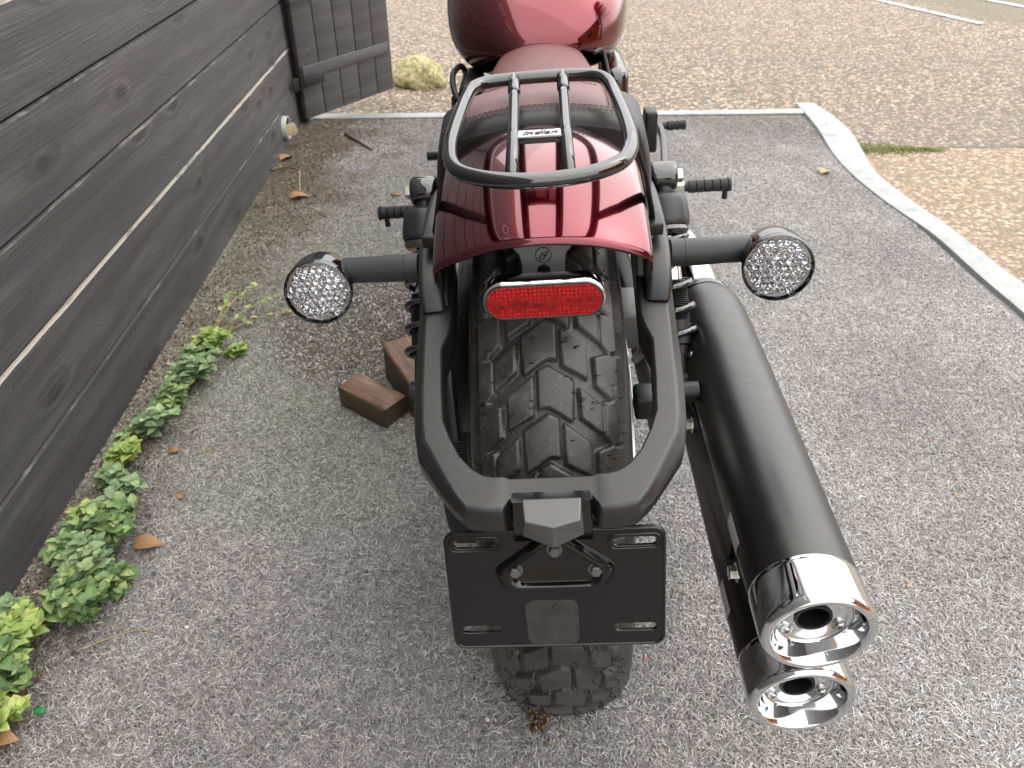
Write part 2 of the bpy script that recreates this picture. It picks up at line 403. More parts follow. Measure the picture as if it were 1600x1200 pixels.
def mk_gravel():
    m = pbr('exposed_aggregate', (0.25, 0.21, 0.17), 0.75); t = NT(m); p = t.pos(); o = t.xyz(p); x, y = o[0], o[1]
    v = t.n('ShaderNodeTexVoronoi', feature='F1'); t.l(p, v.inputs['Vector']); v.inputs['Scale'].default_value = 78
    cr = t.xyz(v.outputs['Color'])[0]
    v2 = t.n('ShaderNodeTexVoronoi', feature='F1'); t.l(p, v2.inputs['Vector']); v2.inputs['Scale'].default_value = 190
    cr2 = t.xyz(v2.outputs['Color'])[0]
    stones = [(0.0, (0.042, 0.026, 0.014)), (0.30, (0.145, 0.092, 0.050)), (0.55, (0.31, 0.212, 0.128)), (0.8, (0.50, 0.385, 0.265)), (1.0, (0.74, 0.65, 0.53))]
    c = t.mix(0.30, t.ramp(cr, stones), t.ramp(cr2, stones))
    c = t.mix(t.ramp(v.outputs['Distance'], [(0.30, (0, 0, 0)), (0.62, (1, 1, 1))]), c, t.mix(0.7, c, (0.06, 0.05, 0.042)))
    big = t.noise(t.mapping(p, (0.5, 1.6, 1)), 0.9, 4, 0.6)
    worn = t.ramp(big, [(0.40, (1, 1, 1)), (0.68, (0, 0, 0))])
    c = t.mix(t.math('MULTIPLY', t.math('SUBTRACT', 1.0, worn), 0.45), c, t.mix(0.6, c, (0.11, 0.10, 0.085)))
    # the older asphalt beyond the joint at y=2.68 is greyer just there, the strip in front of it more orange
    nz = t.math('MULTIPLY', t.math('SUBTRACT', t.noise(p, 4, 3), 0.5), 0.12); ys = t.math('ADD', y, nz)
    band = t.math('MULTIPLY', t.math('MULTIPLY', t.maprange(ys, 2.66, 2.70), t.maprange(ys, 2.7, 3.5, 1.0, 0.0)), t.maprange(x, 1.0, 1.3))
    c = t.mix(t.math('MULTIPLY', band, 0.6), c, t.mix(0.55, c, (0.15, 0.125, 0.11)))
    front = t.math('MULTIPLY', t.maprange(ys, 2.66, 2.70, 1.0, 0.0), t.maprange(x, 1.0, 1.2))
    c = t.mix(t.math('MULTIPLY', front, 0.5), c, t.mix(0.5, c, (0.44, 0.31, 0.185)))
    crack = t.math('MULTIPLY', t.math('SUBTRACT', 1.0, t.math('MULTIPLY', t.math('ABSOLUTE', t.math('SUBTRACT', ys, 2.685)), 90.0), clamp=True), t.maprange(x, 1.25, 1.3))
    c = t.mix(crack, c, (0.06, 0.045, 0.035))
    # dark worn asphalt with a green-brown film at the far right
    dk = t.maprange(t.math('ADD', t.math('SUBTRACT', x, t.math('MULTIPLY', t.math('SUBTRACT', y, 5.0), -0.45)), t.math('MULTIPLY', t.math('SUBTRACT', big, 0.5), 1.2)), 2.55, 2.95)
    dk = t.math('MULTIPLY', dk, t.maprange(y, 3.6, 4.4))
    c = t.mix(t.math('MULTIPLY', dk, 0.8), c, t.mix(t.noise(p, 3, 3), (0.10, 0.085, 0.055), (0.15, 0.13, 0.07)))
    t.color(c); t.bump(t.math('ADD', t.math('MULTIPLY', v.outputs['Distance'], -1.0), t.math('MULTIPLY', v2.outputs['Distance'], -0.4)), 0.6, 0.006); return m
M['gravel'] = mk_gravel()
def mk_paint():
    m = pbr('worn_road_paint', (0.6, 0.6, 0.58), 0.6); t = NT(m); p = t.pos(); t.color(t.ramp(t.noise(p, 40, 4, 0.7), [(0.42, (0.22, 0.18, 0.14)), (0.52, (0.62, 0.60, 0.56))])); return m
M['paint'] = mk_paint()
def mk_strip():
    m = pbr('dull_aluminium_strip', (0.48, 0.48, 0.47), 0.5, 0.25); t = NT(m); p = t.pos()
    n = t.noise(p, 14, 5, 0.7); t.color(t.ramp(n, [(0.28, (0.20, 0.20, 0.19)), (0.42, (0.30, 0.305, 0.30)), (0.8, (0.37, 0.375, 0.37))]))
    t.rough(t.maprange(n, 0.3, 0.7, 0.62, 0.42)); return m
M['strip'] = mk_strip()
def mk_leaf(name, a, b, c):
    m = pbr(name, a, 0.45, 0, 1.45); t = NT(m); r = t.rnd(); col = t.ramp(r, [(0.0, a), (0.55, b), (1.0, c)])
    uv = t.n('ShaderNodeUVMap').outputs[0]; o = t.xyz(uv)
    side = t.math('ABSOLUTE', o[0]); mid = t.math('SUBTRACT', 1.0, t.math('MULTIPLY', side, 14.0), clamp=True)
    vein = t.math('SINE', t.math('MULTIPLY', t.math('SUBTRACT', o[1], t.math('MULTIPLY', side, 0.55)), 44.0))
    vv = t.math('MAXIMUM', mid, t.math('MULTIPLY', t.ramp(vein, [(0.80, (0, 0, 0)), (1.0, (1, 1, 1))]), 0.45))
    col = t.mix(t.math('MULTIPLY', vv, 0.45), col, t.mix(0.6, col, (0.30, 0.38, 0.16)))
    t.color(col); t.bump(t.math('SUBTRACT', 1.0, vv), 0.35, 0.002)
    t.b.inputs['Subsurface Weight'].default_value = 0.0; return m
M['leaf_green'] = mk_leaf('weed_leaf_green', (0.065, 0.125, 0.042), (0.15, 0.245, 0.085), (0.33, 0.40, 0.14))
M['leaf_yellow'] = mk_leaf('weed_leaf_yellow_green', (0.16, 0.25, 0.06), (0.28, 0.38, 0.09), (0.42, 0.46, 0.13))
M['leaf_grey'] = mk_leaf('weed_leaf_grey_green', (0.085, 0.150, 0.065), (0.18, 0.27, 0.13), (0.33, 0.41, 0.19))
M['leaf_dead'] = mk_leaf('dead_leaf_brown', (0.19, 0.075, 0.032), (0.30, 0.15, 0.07), (0.42, 0.27, 0.15))
M['stem'] = pbr('weed_stem', (0.16, 0.10, 0.05), 0.6)
M['twig'] = pbr('twig_bark', (0.09, 0.055, 0.035), 0.8)
M['straw'] = pbr('dry_straw', (0.34, 0.26, 0.15), 0.8)
def mk_wood():
    m = pbr('reddish_timber', (0.2, 0.1, 0.06), 0.5); t = NT(m); c = t.coord()
    g = t.noise(t.mapping(c, (6, 60, 60)), 2.0, 4, 0.6, 0.4); b = t.noise(c, 14, 3)
    col = t.ramp(g, [(0.3, (0.11, 0.055, 0.034)), (0.55, (0.24, 0.13, 0.082)), (0.75, (0.40, 0.265, 0.18))])
    o = t.xyz(c); low = t.maprange(o[2], -0.02, 0.012, 1.0, 0.0)
    col = t.mix(t.math('MULTIPLY', t.ramp(b, [(0.42, (0, 0, 0)), (0.6, (1, 1, 1))]), 0.5), col, (0.07, 0.036, 0.024))
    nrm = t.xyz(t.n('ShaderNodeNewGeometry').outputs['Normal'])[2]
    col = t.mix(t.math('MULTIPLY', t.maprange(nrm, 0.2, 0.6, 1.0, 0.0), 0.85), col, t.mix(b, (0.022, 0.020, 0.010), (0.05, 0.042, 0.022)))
    t.color(col); t.bump(g, 0.4, 0.002); return m
M['timber'] = mk_wood()
def mk_stone():
    m = pbr('mossy_stone', (0.3, 0.28, 0.2), 0.85); t = NT(m); c = t.coord(); n = t.noise(c, 22, 5, 0.65); n2 = t.noise(c, 120, 3)
    col = t.ramp(n, [(0.36, (0.17, 0.135, 0.085)), (0.46, (0.36, 0.31, 0.13)), (0.56, (0.50, 0.45, 0.26)), (0.66, (0.20, 0.21, 0.035))])
    t.color(t.mix(t.ramp(n2, [(0.4, (0, 0, 0)), (0.7, (1, 1, 1))]), col, t.mix(0.5, col, (0.10, 0.095, 0.04)))); t.bump(t.math('ADD', n, n2), 0.7, 0.012); return m
M['stone'] = mk_stone()
def mk_pebble():
    m = pbr('pebble', (0.4, 0.3, 0.2), 0.6); t = NT(m); r = t.n('ShaderNodeObjectInfo').outputs['Random']
    t.color(t.ramp(r, [(0.0, (0.30, 0.17, 0.09)), (0.35, (0.45, 0.30, 0.17)), (0.6, (0.33, 0.13, 0.09)), (0.8, (0.55, 0.45, 0.32)), (1.0, (0.75, 0.73, 0.68))])); return m
M['pebble'] = mk_pebble()
M['pvc'] = pbr('grey_pvc', (0.42, 0.41, 0.39), 0.4)
M['moss'] = mk_leaf('moss_green', (0.10, 0.13, 0.02), (0.20, 0.215, 0.04), (0.32, 0.30, 0.09))
def mk_litter():
    m = pbr('leaf_litter', (0.1, 0.06, 0.03), 0.85); t = NT(m); r = t.rnd()
    t.color(t.ramp(r, [(0.0, (0.030, 0.020, 0.013)), (0.5, (0.10, 0.062, 0.036)), (0.85, (0.22, 0.15, 0.085)), (1.0, (0.44, 0.36, 0.24))])); return m
M['litter'] = mk_litter()
M['render_wall'] = pbr('orange_render', (0.42, 0.13, 0.05), 0.8)
M['roof'] = pbr('brown_roof_tiles', (0.14, 0.07, 0.045), 0.8)
M['window'] = pbr('window_glass', (0.02, 0.025, 0.03), 0.05)
M['needles'] = pbr('conifer_needles', (0.02, 0.045, 0.018), 0.6)
M['bark'] = pbr('bark', (0.07, 0.045, 0.03), 0.85)
M['green_plastic'] = pbr('green_plastic', (0.02, 0.22, 0.05), 0.3)
M['brick_red'] = pbr('red_panel', (0.5, 0.02, 0.02), 0.4)

# ================================================================== ground
def plane_obj(name, x0, x1, y0, y1, z, mat, nx=1, ny=1):
    v = [(x0 + (x1 - x0) * i / nx, y0 + (y1 - y0) * j / ny, z) for j in range(ny + 1) for i in range(nx + 1)]
    f = [(j * (nx + 1) + i, j * (nx + 1) + i + 1, (j + 1) * (nx + 1) + i + 1, (j + 1) * (nx + 1) + i) for j in range(ny) for i in range(nx)]
    return MB().add(v, f).build(name, mat)

tag(plane_obj('ground', -60, 60, -60, 60, -0.014, M['gravel'], 8, 8), kind='structure')
def stripe(pts, wd):
    P = [Vector(p) for p in pts]; L = []; Rr = []
    for i, p in enumerate(P):
        t = (P[min(i + 1, len(P) - 1)] - P[max(i - 1, 0)]).normalized(); s = Vector((-t.y, t.x, 0)) * wd / 2
        L.append(p + s); Rr.append(p - s)
    v = L + Rr; n = len(L); return v, [(i, i + 1, n + i + 1, n + i) for i in range(n - 1)]
tag(MB().add(*stripe([(1.6, 7.2, -0.010), (2.2, 5.95, -0.010), (2.5, 5.36, -0.010), (2.79, 4.70, -0.010)], 0.055)).build('road_line', M['paint']), kind='structure')
tag(MB().add(*stripe([(2.9, 5.9, -0.010), (3.22, 5.33, -0.010), (3.5, 4.8, -0.010)], 0.055)).build('road_line', M['paint']), kind='structure')

# ================================================================== mat with its pile
MX0, MX1, MY0, MY1 = -0.735, 1.205, -0.193, 3.012
rng = np.random.default_rng(7)
mat_o = plane_obj('outdoor_mat', MX0, MX1 + 0.03, -1.2, MY1 + 0.02, -0.003, M['matbase'], 2, 4)
tag(mat_o, 'grey fibre mat on the ground under the motorcycle, mossy and wet towards the wooden wall', 'mat')
def pile_tile(size, n):
    x = rng.uniform(-size / 2, size / 2, n); y = rng.uniform(-size / 2, size / 2, n); a = rng.uniform(0, 2 * np.pi, n)
    L = rng.uniform(0.007, 0.017, n); wd = rng.uniform(0.00042, 0.0008, n); lift = rng.uniform(0.001, 0.0055, n); bend = rng.normal(0, 0.75, n); z0 = rng.uniform(-0.002, 0.002, n)
    S = 4; V = np.zeros((n, S, 2, 3)); px, py, ang = x.copy(), y.copy(), a.copy()
    for k in range(S):
        t = k / (S - 1); z = z0 + lift * np.sin(np.pi * (0.12 + 0.75 * t))
        nx, ny = -np.sin(ang), np.cos(ang); ww = wd * (1 - 0.5 * t)
        V[:, k, 0] = np.stack([px + nx * ww, py + ny * ww, z], 1); V[:, k, 1] = np.stack([px - nx * ww, py - ny * ww, z + 0.0003], 1)
        px = px + np.cos(ang) * L / (S - 1); py = py + np.sin(ang) * L / (S - 1); ang = ang + bend / (S - 1)
    V = V.reshape(-1, 3); b = np.arange(n) * S * 2; F = []
    for k in range(S - 1): F.append(np.stack([b + 2 * k, b + 2 * k + 1, b + 2 * k + 3, b + 2 * k + 2], 1))
    F = np.concatenate(F); me = bpy.data.meshes.new('pile'); me.from_pydata(V.tolist(), [], F.tolist()); me.materials.append(M['pile']); return me
NX, NY = 8, 13; TS = (MX1 - MX0) / NX
pile = bpy.data.objects.new('pile', pile_tile(TS, 21000)); COL.objects.link(pile); pile.parent = mat_o; tag(pile, kind='stuff')
ng = bpy.data.node_groups.new('pile_tiles', 'GeometryNodeTree')
ng.interface.new_socket('Geometry', in_out='INPUT', socket_type='NodeSocketGeometry'); ng.interface.new_socket('Geometry', in_out='OUTPUT', socket_type='NodeSocketGeometry')
gi = ng.nodes.new('NodeGroupInput'); go = ng.nodes.new('NodeGroupOutput')
gr = ng.nodes.new('GeometryNodeMeshGrid'); gr.inputs['Size X'].default_value = TS * (NX - 1); gr.inputs['Size Y'].default_value = (MY1 - MY0) * (NY - 1) / NY
gr.inputs['Vertices X'].default_value = NX; gr.inputs['Vertices Y'].default_value = NY
tf = ng.nodes.new('GeometryNodeTransform'); tf.inputs['Translation'].default_value = ((MX0 + MX1) / 2, (MY0 + MY1) / 2, 0)
ip = ng.nodes.new('GeometryNodeInstanceOnPoints')
rv = ng.nodes.new('FunctionNodeRandomValue'); rv.data_type = 'INT'
rv.inputs[4].default_value = 0; rv.inputs[5].default_value = 3
mm = ng.nodes.new('ShaderNodeMath'); mm.operation = 'MULTIPLY'; mm.inputs[1].default_value = math.pi / 2
cz = ng.nodes.new('ShaderNodeCombineXYZ')
ng.links.new(gr.outputs['Mesh'], tf.inputs['Geometry']); ng.links.new(tf.outputs[0], ip.inputs['Points']); ng.links.new(gi.outputs[0], ip.inputs['Instance'])
ng.links.new(rv.outputs[2], mm.inputs[0]); ng.links.new(mm.outputs[0], cz.inputs[2]); ng.links.new(cz.outputs[0], ip.inputs['Rotation']); ng.links.new(ip.outputs[0], go.inputs[0])
md = pile.modifiers.new('tiles', 'NODES'); md.node_group = ng

# ================================================================== metal edging strips
def strip(name, inner, outer, zf, label):
    a = catmull([(*p, 0) for p in inner], 10); b = catmull([(*p, 0) for p in outer], 10); secs = []
    for i, (p, q) in enumerate(zip(a, b)):
        z = zf(i / (len(a) - 1)); s = []
        for t, dz in ((0, -0.006), (0.0, 0.001), (0.03, 0.0022), (0.5, 0.0035), (0.80, 0.0025), (0.84, -0.001), (0.90, -0.004), (1.0, -0.011)):
            c = p.lerp(q, t); s.append((c.x, c.y, z + 0.006 + dz))
        s += [(q.x, q.y, -0.014), (p.x, p.y, -0.014)]; secs.append(s)
    root = MB().add(*loft(secs)).build(name, M['strip'], auto=50); tag(root, label, 'edging strip')
    n = int(len(a) / 9)
    for k in range(1, n):
        i = k * 9 + (k % 3); c = a[i].lerp(b[i], 0.42 if k % 2 else 0.62)
        prof = [(0, 0.0001), (0.0, 0.006), (0.0014, 0.0045), (0.002, 0.0001)]
        MB().add(*lathe(prof, 12, 'Z', (c.x, c.y, zf(i / (len(a) - 1)) + 0.0085))).build('screw', M['alu'], root)
    return root
strip('edging_strip', [(-0.70, 3.005), (-0.2, 3.012), (0.4, 3.02), (0.9, 3.025), (1.215, 3.03)], [(-0.70, 3.070), (-0.2, 3.075), (0.4, 3.080), (0.9, 3.085), (1.235, 3.10)], lambda t: 0.002, 'straight pale metal edging strip along the far end of the grey mat')
strip('edging_strip', [(1.222, 3.165), (1.20, 2.86), (1.172, 2.63), (1.160, 2.42), (1.178, 2.19), (1.215, 1.95), (1.224, 1.72), (1.238, 1.50), (1.25, 1.1), (1.25, 0.5)],
      [(1.310, 3.155), (1.325, 2.88), (1.292, 2.63), (1.262, 2.44), (1.272, 2.24), (1.297, 2.0), (1.318, 1.76), (1.338, 1.60), (1.345, 1.1), (1.345, 0.5)],
      lambda t: 0.002 + 0.007 * max(0, math.sin(t * 13.0)) * (1 - t), 'wavy pale metal edging strip along the right side of the grey mat')

# ================================================================== wooden wall
wall = empty('wooden_wall', (-0.737, -3.0, 0))
tag(wall, 'wall of wide black stained horizontal boards with chipped pale edges', 'wall')
WY = 5.965
def board(k, z, worn):
    r = random.Random(k * 31 + 5); secs = []; n = 150
    for i in range(n + 1):
        y = WY * i / n; j = 0.0010 * noise.noise(Vector((y * 9, k * 3.3, 0))); c = 0.0014 * noise.noise(Vector((y * 22, k * 7.1, 4)))
        e = 0.0036 + 0.0016 * noise.noise(Vector((y * 14, k * 1.7, 9))) + (0.0014 if worn else 0.0)
        secs.append([(-0.024, y, 0.0015), (-0.005, y, 0.0015), (0.0 + j, y, 0.0050), (0.0 + j, y, 0.075), (0.0 + j, y, 0.1480 - e + c), (-0.005, y, 0.1485), (-0.024, y, 0.1485)])
    mb = MB(); v, f = loft(secs); m = len(secs[0])
    mb.add(v, f); mb.m = [1 if (q[0] % m == 4 and len(q) == 4) else 0 for q in mb.f]
    o = mb.build('board', [M['board'], M['worn_heavy'] if worn else M['worn_light']], wall, auto=25, loc=(0, 0, z))
    if k < 9:
        nm = MB()
        for i in range(13):
            y = 0.22 + i * 0.46 + r.uniform(-0.05, 0.05)
            for zz in (0.030, 0.118): nm.add(*lathe([(0.0, 0.0017), (0.0007, 0.0015), (0.0009, 0.0001)], 8, 'X', (0.0008, y + r.uniform(-0.008, 0.008), zz + r.uniform(-0.006, 0.006))))
        nm.build('nails', M['grey_metal'], o)
    return o
for k in range(21):
    board(k, -0.022 + 0.150 * k, k in (1, 4))
MB().add(*box((-0.05, WY / 2, 1.55), (0.04, WY, 3.2))).build('wall_backing', M['black_wood'], wall)
lt = text_mesh('MOTO', 0.42, 0.004)
Mt = frame_m((-0.729, 0.70, 2.35), (0, 1, 0), (0, 0, 1))
tag(MB().add(*xform(lt, Mt)).build('wall_lettering', M['white_text'], smooth=False), 'white MOTO lettering fixed high on the black wooden wall', 'lettering')

# post, gate
post = MB().add(*box((-0.752, 2.995, 0.95), (0.075, 0.052, 1.94), 0.004)).build('gate_post', M['black_wood'], auto=40)
tag(post, 'dark square post at the end of the black wooden wall', 'post')
GA = Vector((-0.712, 2.93, 0)); GB = Vector((-0.428, 3.339, 0)); gd = (GB - GA).normalized(); gl = (GB - GA).length
gate = empty('wooden_gate', GA, (0, 0, math.atan2(gd.y, gd.x)))
tag(gate, 'open black gate of upright boards hinged on the post', 'gate')
nb = 5; bw = gl / nb
for k in range(nb):
    v, f = box((bw * (k + 0.5), 0.0, 0.99), (bw - 0.003, 0.022, 1.92), 0.0035)
    MB().add(v, f).build('board', M['board'], gate, auto=30)
for z in (0.195, 1.45):
    MB().add(*box((gl / 2 - 0.005, -0.0138, z), (gl - 0.03, 0.005, 0.042), 0.003)).build('cross_batten', M['board'], gate, auto=30)
for z in (0.165, 1.45):
    h = MB(); h.add(*lathe(capped([(-0.035, 0.009), (-0.012, 0.009), (-0.012, 0.0075), (-0.010, 0.0075), (-0.010, 0.009), (0.035, 0.009)]), 16, 'Z', (-0.012, -0.020, z)))
    h.add(*box((0.045, -0.032, z), (0.10, 0.004, 0.030), 0.001)); h.add(*box((-0.035, -0.02, z), (0.035, 0.004, 0.045), 0.001))
    h.build('hinge', M['dark'], gate, auto=40)

# drain pipe and yellow leaf in it
pv = MB().add(*lathe([(-0.03, 0.034), (0.014, 0.034), (0.0155, 0.035), (0.0155, 0.0385), (0.014, 0.0395), (-0.01, 0.0395)], 40, 'X', (-0.737, 2.715, 0.068)))
pvo = pv.build('drain_pipe', M['pvc'], auto=40)
MB().add(*lathe(capped([(-0.010, 0.0339), (0.006, 0.0339)]), 30, 'X', (-0.737, 2.715, 0.068))).build('pipe_mouth', M['black_wood'], pvo, auto=40)
tag(pvo, 'round grey drain pipe end sticking out at the foot of the wooden wall', 'pipe')

# ================================================================== leaves, plants, litter
def leaf_geo(L, W, fold=0.25, curl=0.3, n=6, teeth=0.0):
    v = []; uv = []; f = []
    for i in range(n + 1):
        t = i / n; wd = W * math.sin(math.pi * min(1, t * 0.93 + 0.07) ** 0.80) ** 0.9 if 0 < t < 1 else (0.02 * W)
        z = -curl * L * t * t + 0.12 * L * t
        for s in (-1, -0.5, 0, 0.5, 1):
            ww = wd * s * (1 + (teeth * (1 if i % 2 else -1) if abs(s) == 1 else 0))
            v.append(Vector((ww, L * t, z + abs(s) * wd * fold + 0.04 * L * (abs(s) == 0.5) * math.sin(math.pi * t)))); uv.append((s * 0.5, t))
    for i in range(n):
        for k in range(4): f.append((i * 5 + k, i * 5 + k + 1, i * 5 + k + 6, i * 5 + k + 5))
    return v, f, uv

class LeafMB(MB):
    def __init__(s): super().__init__(); s.uv = []
    def leaf(s, Mx, L, W, **k):
        v, f, uv = leaf_geo(L, W, **k); s.add([Mx @ p for p in v], f); s.uv += uv
    def build(s, name, mat, parent=None, **k):
        me = bpy.data.meshes.new(name); me.from_pydata(s.v, [], s.f); me.materials.append(mat)
        ul = me.uv_layers.new(name='UVMap'); idx = np.empty(len(me.loops), dtype=np.int32); me.loops.foreach_get('vertex_index', idx)
        ul.data.foreach_set('uv', np.array(s.uv, dtype=np.float32)[idx].ravel()); me.polygons.foreach_set('use_smooth', [True] * len(me.polygons))
        o = bpy.data.objects.new(name, me); COL.objects.link(o); o.parent = parent
        if k.get('loc'): o.location = k['loc']
        if k.get('rot'): o.rotation_euler = k['rot']
        return o

def weed(x, y, size, height, nst, mat, seed, label, lean=(0.35, 0.0), dens=1.0):
    r = random.Random(seed); root = empty('weed_plant', (x, y, 0)); tag(root, label, 'plant', 'weeds along the foot of the wooden wall')
    st = MB(); lf = LeafMB()
    for k in range(int(nst * 1.8)):
        a = r.uniform(-1.5, 1.5); bx = r.uniform(-0.3, 0.5) * size; by = r.uniform(-0.5, 0.5) * size; h = height * r.uniform(0.45, 1.1)
        tx = bx + lean[0] * h * r.uniform(0.2, 1.6) + r.uniform(-0.3, 0.55) * size; ty = by + lean[1] * h + r.uniform(-0.4, 0.4) * size
        b0 = Vector((bx * 0.7, by * 0.7, -0.003)); b1 = Vector((tx, ty, h)); mid = b0.lerp(b1, 0.5) + Vector((0, 0, 0.18 * h))
        path = catmull([b0, mid, b1], 6); st.add(*tube(path, [0.0013 - 0.0006 * i / len(path) for i in range(len(path))], 6))
        nl = max(4, int(6 * dens)); rot = r.uniform(0, 6.28)
        for q in range(nl):
            t = 0.35 + 0.65 * q / (nl - 1); p = path[min(len(path) - 1, int(t * (len(path) - 1)))]
            top = q == nl - 1
            for s in range(4 if top else 2):
                yaw = rot + q * 1.57 + s * (1.57 if top else 3.14) + r.uniform(-0.35, 0.35)
                L = (0.0115 if top else 0.0165) * r.uniform(0.55, 1.45) * (0.75 + 0.5 * size / 0.06) ; pit = r.uniform(-0.1, 0.45) if not top else r.uniform(0.2, 0.7)
                Mx = Matrix.Translation(p) @ Euler((pit, r.uniform(-0.25, 0.25), yaw), 'XYZ').to_matrix().to_4x4()
                lf.leaf(Mx, L, L * r.uniform(0.34, 0.45), fold=r.uniform(0.1, 0.35), curl=r.uniform(0.05, 0.4))
    st.build('stem', M['stem'], root); lf.build('foliage', M[mat], root); return root

W_ = [ # x, y, spread, height, stems, material, label
    (-0.668, 0.540, 0.050, 0.045, 11, 'leaf_yellow', 'small yellow-green weed at the very bottom of the row, by the orange dead leaf'),
    (-0.690, 0.610, 0.060, 0.060, 14, 'leaf_green', 'large-leaved green weed second from the camera along the wall'),
    (-0.700, 0.665, 0.055, 0.060, 11, 'leaf_yellow', 'yellow-green bushy weed just beyond the large-leaved one, against the lowest board'),
    (-0.640, 0.735, 0.060, 0.055, 16, 'leaf_green', 'dense mid-green weed reaching furthest out over the mat near the camera'),
    (-0.655, 0.800, 0.055, 0.060, 15, 'leaf_grey', 'dense grey-green weed below the red-brown dead leaf'),
    (-0.645, 0.875, 0.055, 0.065, 15, 'leaf_green', 'tall dark green weed left of the red-brown dead leaf'),
    (-0.690, 0.840, 0.045, 0.050, 9, 'leaf_green', 'low green weed pressed against the wall behind the dense ones'),
    (-0.660, 0.950, 0.050, 0.050, 8, 'leaf_grey', 'thin grey-green weed with small leaves above the dense clump'),
    (-0.690, 1.045, 0.042, 0.055, 7, 'leaf_yellow', 'lone bright yellow-green weed in the middle of the wall'),
    (-0.675, 1.125, 0.045, 0.060, 9, 'leaf_grey', 'upright grey-green weed with broad leaves in the middle of the wall'),
    (-0.655, 1.205, 0.040, 0.050, 8, 'leaf_green', 'small dark green weed between two grey-green ones'),
    (-0.645, 1.300, 0.055, 0.060, 12, 'leaf_grey', 'bushy pale grey-green weed two plants before the creeping one'),
    (-0.640, 1.420, 0.045, 0.050, 8, 'leaf_yellow', 'bright yellow weed against the wall before the creeping one'),
    (-0.690, 0.590, 0.040, 0.035, 7, 'leaf_grey', 'low grey-green weed spreading onto the mat beside the large-leaved one'),
    (-0.735, 0.700, 0.040, 0.040, 8, 'leaf_grey', 'small grey-green weed squeezed under the lowest board near the camera'),
    (-0.600, 0.775, 0.035, 0.030, 6, 'leaf_green', 'small green sprig farthest out on the mat, beyond the dense mid-green weed'),
    (-0.690, 0.905, 0.035, 0.045, 7, 'leaf_yellow', 'small yellow-green weed tucked behind the tall dark green one'),
    (-0.680, 1.000, 0.030, 0.035, 6, 'leaf_green', 'little green weed just before the lone bright yellow-green one'),
    (-0.690, 1.085, 0.030, 0.040, 6, 'leaf_green', 'little green weed just after the lone bright yellow-green one'),
    (-0.660, 1.255, 0.032, 0.045, 7, 'leaf_grey', 'pale grey-green sprig between the small dark weed and the bushy pale one'),
    (-0.655, 1.360, 0.035, 0.045, 7, 'leaf_green', 'green sprig between the bushy pale weed and the bright yellow one'),
    (-0.575, 1.395, 0.025, 0.025, 4, 'leaf_yellow', 'tiny light green rosette weed out on the mat'),
]
for i, (x, y, s, h, n, m, lb) in enumerate(W_): weed(x, y, s, h, n, m, 100 + i, lb)
# creeping weed
cr = empty('weed_plant', (-0.62, 1.50, 0)); tag(cr, 'creeping yellow weed with long bare stems, farthest of the row', 'plant', 'weeds along the foot of the wooden wall')
st = MB(); lf = LeafMB(); r_ = random.Random(5)
for (dx, dy, h) in ((0.10, 0.10, 0.03), (0.05, 0.12, 0.05), (0.14, 0.06, 0.015), (-0.01, 0.10, 0.04)):
    pth = catmull([(-0.03, -0.05, 0), (dx * 0.4, dy * 0.3, h * 1.2), (dx, dy, h)], 7); st.add(*tube(pth, 0.0016, 6))
    for q in range(4, len(pth), 2):
        for s in range(2):
            Mx = Matrix.Translation(pth[q]) @ Euler((r_.uniform(0, 0.7), 0, r_.uniform(0, 6.28)), 'XYZ').to_matrix().to_4x4(); lf.leaf(Mx, r_.uniform(0.010, 0.02), 0.005)
st.build('stem', M['straw'], cr); lf.build('foliage', M['leaf_yellow'], cr)

def dead_leaf(x, y, z, L, rz, label, mat='leaf_dead', rx=0.1, ry=0.0, wr=0.36, curl=0.35):
    lf = LeafMB(); lf.leaf(Matrix.Identity(4), L, L * wr, fold=0.45, curl=curl, n=8)
    o = lf.build('fallen_leaf', M[mat], loc=(x, y, z), rot=(rx, ry, rz)); tag(o, label, 'leaf', 'fallen leaves on the mat'); return o
dead_leaf(-0.585, 0.845, 0.012, 0.045, -1.4, 'red-brown dead leaf lying beside the green weeds')
dead_leaf(-0.640, 0.520, 0.022, 0.034, -1.5, 'orange curled dead leaf among the weeds at the bottom corner')
dead_leaf(-0.635, 0.585, 0.012, 0.040, 0.9, 'second orange dead leaf half buried in the weeds')
dead_leaf(-0.625, 2.235, 0.010, 0.058, -1.1, 'tan curled leaf on the mat near the wall, below the drain pipe')
dead_leaf(-0.730, 2.570, 0.006, 0.055, -0.7, 'pale leaf leaning on the wall just under the drain pipe')
dead_leaf(-0.722, 2.700, 0.046, 0.050, 0.1, 'yellow leaf sticking out of the drain pipe', 'straw', 1.0, 0.5, 0.45, 0.15)
dead_leaf(1.060, 2.400, 0.010, 0.055, -0.8, 'small tan leaf on the mat beside the wavy strip', 'straw')
dead_leaf(-0.545, 0.955, 0.008, 0.018, 0.5, 'small orange-brown leaf on the mat beyond the weeds')
dead_leaf(-0.590, 1.080, 0.008, 0.022, 1.8, 'tiny orange leaf by the lone yellow-green weed')
dead_leaf(-0.30, 2.26, 0.008, 0.03, 1.2, 'small brown leaf on the mat left of the left-hand foot peg')

